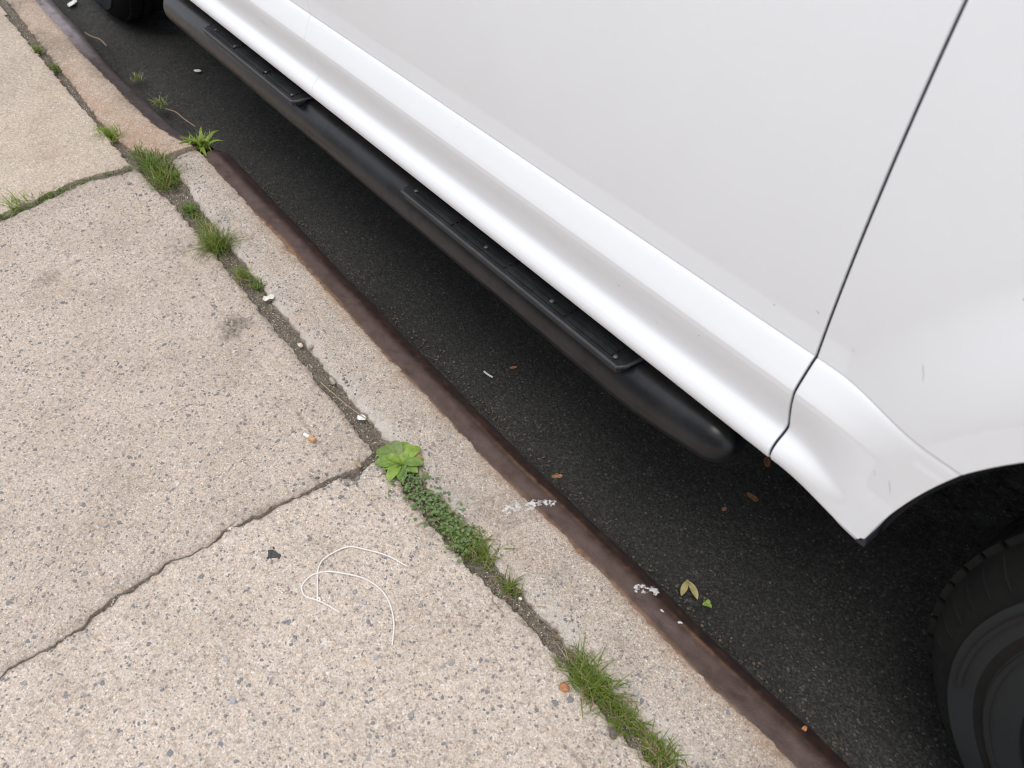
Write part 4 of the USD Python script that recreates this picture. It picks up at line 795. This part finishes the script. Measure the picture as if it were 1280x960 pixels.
def creeper(seed, n, cx, cy, rx, ry, label, ang=0.0):
    rng = np.random.RandomState(seed); t = thing("creeping_weed", label, "weed", loc=(cx, cy, -.004)); L = []
    for i in range(n):
        u, v = rng.uniform(-1, 1), rng.normal(0, .5); h = max(0, rng.normal(.012, .006)) * (1 - .5 * abs(v))
        s = rng.uniform(.0028, .0058); b = leaf_mesh(s * 1.5, s, .85, rng, nseg=5); b.apply_transform(trimesh.transformations.rotation_matrix(rng.uniform(0, 6.3), [0, 0, 1])); b.apply_translation([u * rx, np.clip(v, -1.4, 1.4) * ry, h]); L.append(b)
    put("leaves", cat_mesh(L), weed_mat, t, smooth=True, kind="stuff"); S = []
    for i in range(34):
        p0 = np.array([rng.uniform(-1, 1) * rx, rng.normal(0, .3) * ry, 0]); th = rng.uniform(0, 6.3); l = rng.uniform(.015, .035)
        S.append(tube(crom([p0, p0 + [math.cos(th) * l * .5, math.sin(th) * l * .4, .012], p0 + [math.cos(th) * l, math.sin(th) * l * .7, .010]], 3), .0006, 4))
    put("stems", cat_mesh(S), twig_mat, t, kind="stuff")
creeper(51, 330, -.775, .360, .062, .032, "mat of small dark creeping leaves just below the broad leaf rosette")
creeper(52, 210, -.680, .364, .052, .028, "lower mat of creeping leaves mixed with thin grass blades")
tuft(53, 90, -.690, .364, .04, .018, .036, "thin grass blades standing in the lower creeping mat", grass_dark_mat, wd=.0014)
for (x, y, lab) in ((-.335, .632, "tiny bright green sprout in the gutter below the seed wing"),):
    rng = np.random.RandomState(int(-x * 1000)); t = thing("sprout", lab, "weed", loc=(x, y, rz + .03))
    for k in range(3):
        b = leaf_mesh(.010, .0075, .8, rng, nseg=6); b.apply_transform(trimesh.transformations.rotation_matrix(k * 2.1, [0, 0, 1])); put("leaf", b, plantain_mats[1], t, smooth=True)
# moss along the far cross joint
mg = []
rng = np.random.RandomState(60)
for i in range(260):
    y = rng.uniform(-.05, .34); b = leaf_mesh(.006, .003, .6, rng, nseg=4); b.apply_transform(trimesh.transformations.rotation_matrix(rng.uniform(0, 6.3), [0, 0, 1])); b.apply_translation([float(JX(y)) + rng.normal(0, .007), y, -.003]); mg.append(b)
put("moss", cat_mesh(mg), grass_dark_mat, None, smooth=True, label="dark low moss along the far cross joint between slabs", cat="moss", kind="stuff")

# dead stems and crumbs caught between the tufts of the long joint
rng = np.random.RandomState(77); dm = []
for i in range(150):
    x = rng.choice([-2.05, -1.72, -1.5, -.72, -.6, -.45, -.33, -.25]) + rng.normal(0, .06); y = .370 + rng.normal(0, .012); th = rng.normal(0.1, .7); l = rng.uniform(.008, .035)
    p0 = np.array([x, y, rng.uniform(-.004, .004)]); dm.append(tube(crom([p0, p0 + [l * .5 * math.cos(th), l * .5 * math.sin(th), rng.uniform(0, .006)], p0 + [l * math.cos(th), l * math.sin(th), rng.uniform(0, .005)]], 2), .0005, 4))
for i in range(500):
    x = rng.uniform(-2.1, .05); y = float(np.interp(x, EDGE[:, 0], EDGE[:, 1])) + rng.uniform(-.015, .04); q = pebble(rng, rng.uniform(.0008, .0022), .6, 0); q.apply_translation([x, y, -.004 + (.005 if y < float(np.interp(x, EDGE[:, 0], EDGE[:, 1])) else 0)]); dm.append(q)
put("debris", cat_mesh(dm), twig_mat, None, label="dead stems and crumbs caught in the long kerb joint", cat="debris", kind="stuff")

# ------------------------------------------------------------------ litter
s1 = [(-.67, .261), (-.708, .246), (-.745, .221), (-.765, .202), (-.771, .174), (-.768, .153), (-.756, .140), (-.733, .127), (-.712, .116)]
s2 = [(-.669, .132), (-.69, .124), (-.711, .114), (-.728, .103), (-.744, .104), (-.753, .113), (-.756, .131), (-.746, .153), (-.726, .172), (-.698, .193), (-.665, .204), (-.634, .203), (-.6, .19), (-.57, .168)]
def zs_(P, lift): return np.array([[x, y, zslab(x, y, .3, .0030) + lift] for x, y in P])
P1 = crom(zs_(s1[::-1], .0008), 8); P1[24:, 2] += .0014
P2 = crom(zs_(s2, .0008), 8)
cordm = cat_mesh([tube(P1, .0013, 7), tube(P2, .0014, 7), tube(crom(zs_([(-.712, .116), (-.709, .114), (-.706, .1165), (-.711, .119), (-.713, .115)], .002), 5), .0016, 6)])
put("cord", cordm, string_mat, None, smooth=True, label="thin white cord lying in a loop on the near slab", cat="cord")
butt = thing("cigarette_butt", "crushed cigarette butt with a white stub and orange filter", "cigarette butt", loc=(-1.018, .266, .0055))
def cyl(a, b, r0, r1, k=14): return tube(np.array([np.array(a) + (np.array(b) - np.array(a)) * t for t in np.linspace(0, 1, 6)]), np.linspace(r0, r1, 6), k)
put("paper", cyl((-.013, -.004, 0), (0, 0, 0), .0032, .0038), paper_mat, butt, smooth=40)
f_ = cyl((0, 0, 0), (.014, .004, 0), .0042, .0050); f_.vertices += .0012 * (noise(f_.vertices * 300, 5) - .5)[:, None]; put("filter", f_, cork_mat, butt, smooth=40)
def stone(x, y, z, s, mat, label, name="pebble", cat="pebble", flat=.7):
    p = pebble(rs, s, flat, 2); p.apply_translation([x, y, z]); put(name, p, mat, None, smooth=True, label=label, cat=cat)
stone(-1.257, .372, -.001, .0058, plain("cream_pebble", (0.66, .55, .42), .5), "cream white pebble in the soil joint above the round stone")
stone(-1.238, .387, .000, .0060, speckled("stone_grey_b", (.25, .23, .2), (.36, .33, .29)), "dull grey pebble against the kerb edge beside the cream pebble")
stone(-1.121, .373, .002, .0095, speckled("stone_brown_b", (.27, .23, .19), (.40, .36, .31)), "largest round grey stone lying in the soil joint")
stone(-.868, .358, .001, .0045, paper_mat, "tiny white pebble just above the broad leaf rosette")
stone(-.510, .372, .000, .0032, paper_mat, "tiny white pebble in the bare soil of the lower joint")
stone(-.355, .333, .004, .0075, orange_mat, "orange brick chip on the slab beside the largest grass clump", "brick_chip", "chip", .5)
stone(-.262, .345, .003, .009, speckled("dark_clod", (.07, .06, .05), (.15, .13, .11)), "dark clod of soil beside the yellow green grass at the bottom", "soil_clod", "clod", .6)
def scrap(x, y, z, r, mat, label, seed, name="paper_scrap", cat="scrap", up=.6, ry=.8):
    rng = np.random.RandomState(seed); n = 9; V, F = [], []
    for i in range(n):
        for j in range(n):
            u, v = i / (n - 1) * 2 - 1, j / (n - 1) * 2 - 1; k = 1 - .3 * (u * u * v * v); h = noise(np.array([u * 1.6 + seed, v * 1.6, .5]), seed) * up * r + .15 * r * (noise(np.array([u * 4 + seed, v * 4, .5]), seed + 1))
            V.append([u * r * k, v * r * ry * k, h])
    m = trimesh.Trimesh(V, gridfaces(n, n), process=False); m.apply_transform(trimesh.transformations.rotation_matrix(rng.uniform(0, 6.3), [0, 0, 1])); m.apply_translation([x, y, z])
    put(name, m, mat, None, smooth=40, label=label, cat=cat)
scrap(-.998, .368, -.002, .0088, paper_mat, "crumpled white scrap of plastic in the soil joint", 3, up=1.3)
scrap(-1.43, .386, -.002, .013, speckled("pale_scrap", (.6, .58, .5), (.75, .72, .66)), "pale crumpled scrap in the joint below the wispy grass", 5, up=1.3, ry=.6)
scrap(-3.60, .605, rz + .004, .030, paper_mat, "white torn paper by the far kerb at the top corner", 6, up=.5, ry=.45)
scrap(-2.762, .757, rz + .003, .014, paper_mat, "small white paper scrap on asphalt near the bar's far end", 7, up=.5, ry=.6)
scrap(-.476, .955, rz + .004, .013, rust_leaf_mat, "brown dry leaf in the shade under the door gap", 8, "dry_leaf", "leaf", .8, .5)
scrap(-.440, .872, rz + .004, .013, rust_leaf_mat, "brown dry leaf on the asphalt below the front end of the bar", 9, "dry_leaf", "leaf", .5, .45)
scrap(-.456, .813, rz + .003, .006, orange_mat, "small orange leaf scrap on asphalt under the front of the bar", 10, "dry_leaf", "leaf", .5, .6)
scrap(-.993, .732, rz + .003, .0085, orange_mat, "tiny orange leaf scrap on asphalt near the white stick", 11, "dry_leaf", "leaf", .7, .4)
scrap(-.675, .588, -.035, .010, rust_leaf_mat, "curled brown leaf caught on the steel nosing above the splashes", 12, "dry_leaf", "leaf", .7, .4)
scrap(-.0985, .5635, -.007, .0065, orange_mat, "orange leaf scrap caught on the steel nosing at the bottom", 13, "dry_leaf", "leaf", .5, .5)
scrap(-.905, .305, .004, .011, straw_mat, "dry tan leaf bit lodged in the crack", 14, "dry_leaf", "leaf", .4, .3)
stick = tube(crom([(-1.026, .676, rz + .004), (-1.012, .677, rz + .0045), (-1.0, .680, rz + .004)], 4), .0022, 8)
put("paper_stick", stick, plain("grey_white_paper", (.55, .56, .60), .6), None, smooth=40, label="short white paper stick lying on the dark asphalt", cat="stick")
tw = tube(crom([(-3.26, .550, rz + .03), (-3.2, .556, rz + .034), (-3.15, .570, rz + .036), (-3.10, .572, rz + .03)], 6), .0022, 6)
put("twig", tw, twig_mat, None, smooth=True, label="dry tan twig lying along the far steel edge", cat="twig")
tw = tube(crom([(-2.52, .560, rz + .04), (-2.46, .572, rz + .05), (-2.41, .575, rz + .05), (-2.36, .588, rz + .04)], 6), .0018, 6)
put("twig", tw, twig_mat, None, smooth=True, label="dry tan stem between the gutter grass and the nosing end", cat="twig")
st = tube(crom([(-1.13, .352, .004), (-1.04, .362, .007), (-.97, .378, .005)], 8), .0009, 5)
put("straw", st, straw_mat, None, smooth=True, label="long dry straw stalk lying along the soil joint", cat="straw")
st = tube(crom([(-.93, .366, .003), (-.90, .372, .012), (-.855, .376, .02)], 8), .0007, 5)
put("straw", st, straw_mat, None, smooth=True, label="thin dry stalk beside the broad leaf rosette", cat="straw")
seed_ = thing("winged_seed", "pair of pale yellow seed wings on the dark asphalt by the kerb", "seed", loc=(-.392, .648, rz + .010))
for i, (d, L) in enumerate(((-21, .031), (-66, .027))):
    rng = np.random.RandomState(i); b = leaf_mesh(L * 1.25, .0115, .95, rng, curl=-.2, nseg=9, oval=True); b.apply_transform(trimesh.transformations.rotation_matrix(math.radians(d), [0, 0, 1])); b.apply_translation([0, 0, .001 * i]); put("seed_wing", b, samara_mat, seed_, smooth=True)
nut = pebble(rs, .0035, .7, 1); put("seed", nut, twig_mat, seed_, smooth=True)
# gutter crumbs along the foot of the nosing and rust flakes
cm = []
for i in range(420):
    x = rs.uniform(-2.1, .1); y = .598 + abs(rs.normal(0, .022)); s = rs.uniform(.001, .0032); p = pebble(rs, s, .5, 0); p.apply_translation([x, y + .01, float(road_z(np.array(x), np.array(y))) + .006]); cm.append(p)
put("debris", cat_mesh(cm), moss_mat, None, label="brown crumbs gathered along the foot of the steel nosing", cat="debris", kind="stuff")
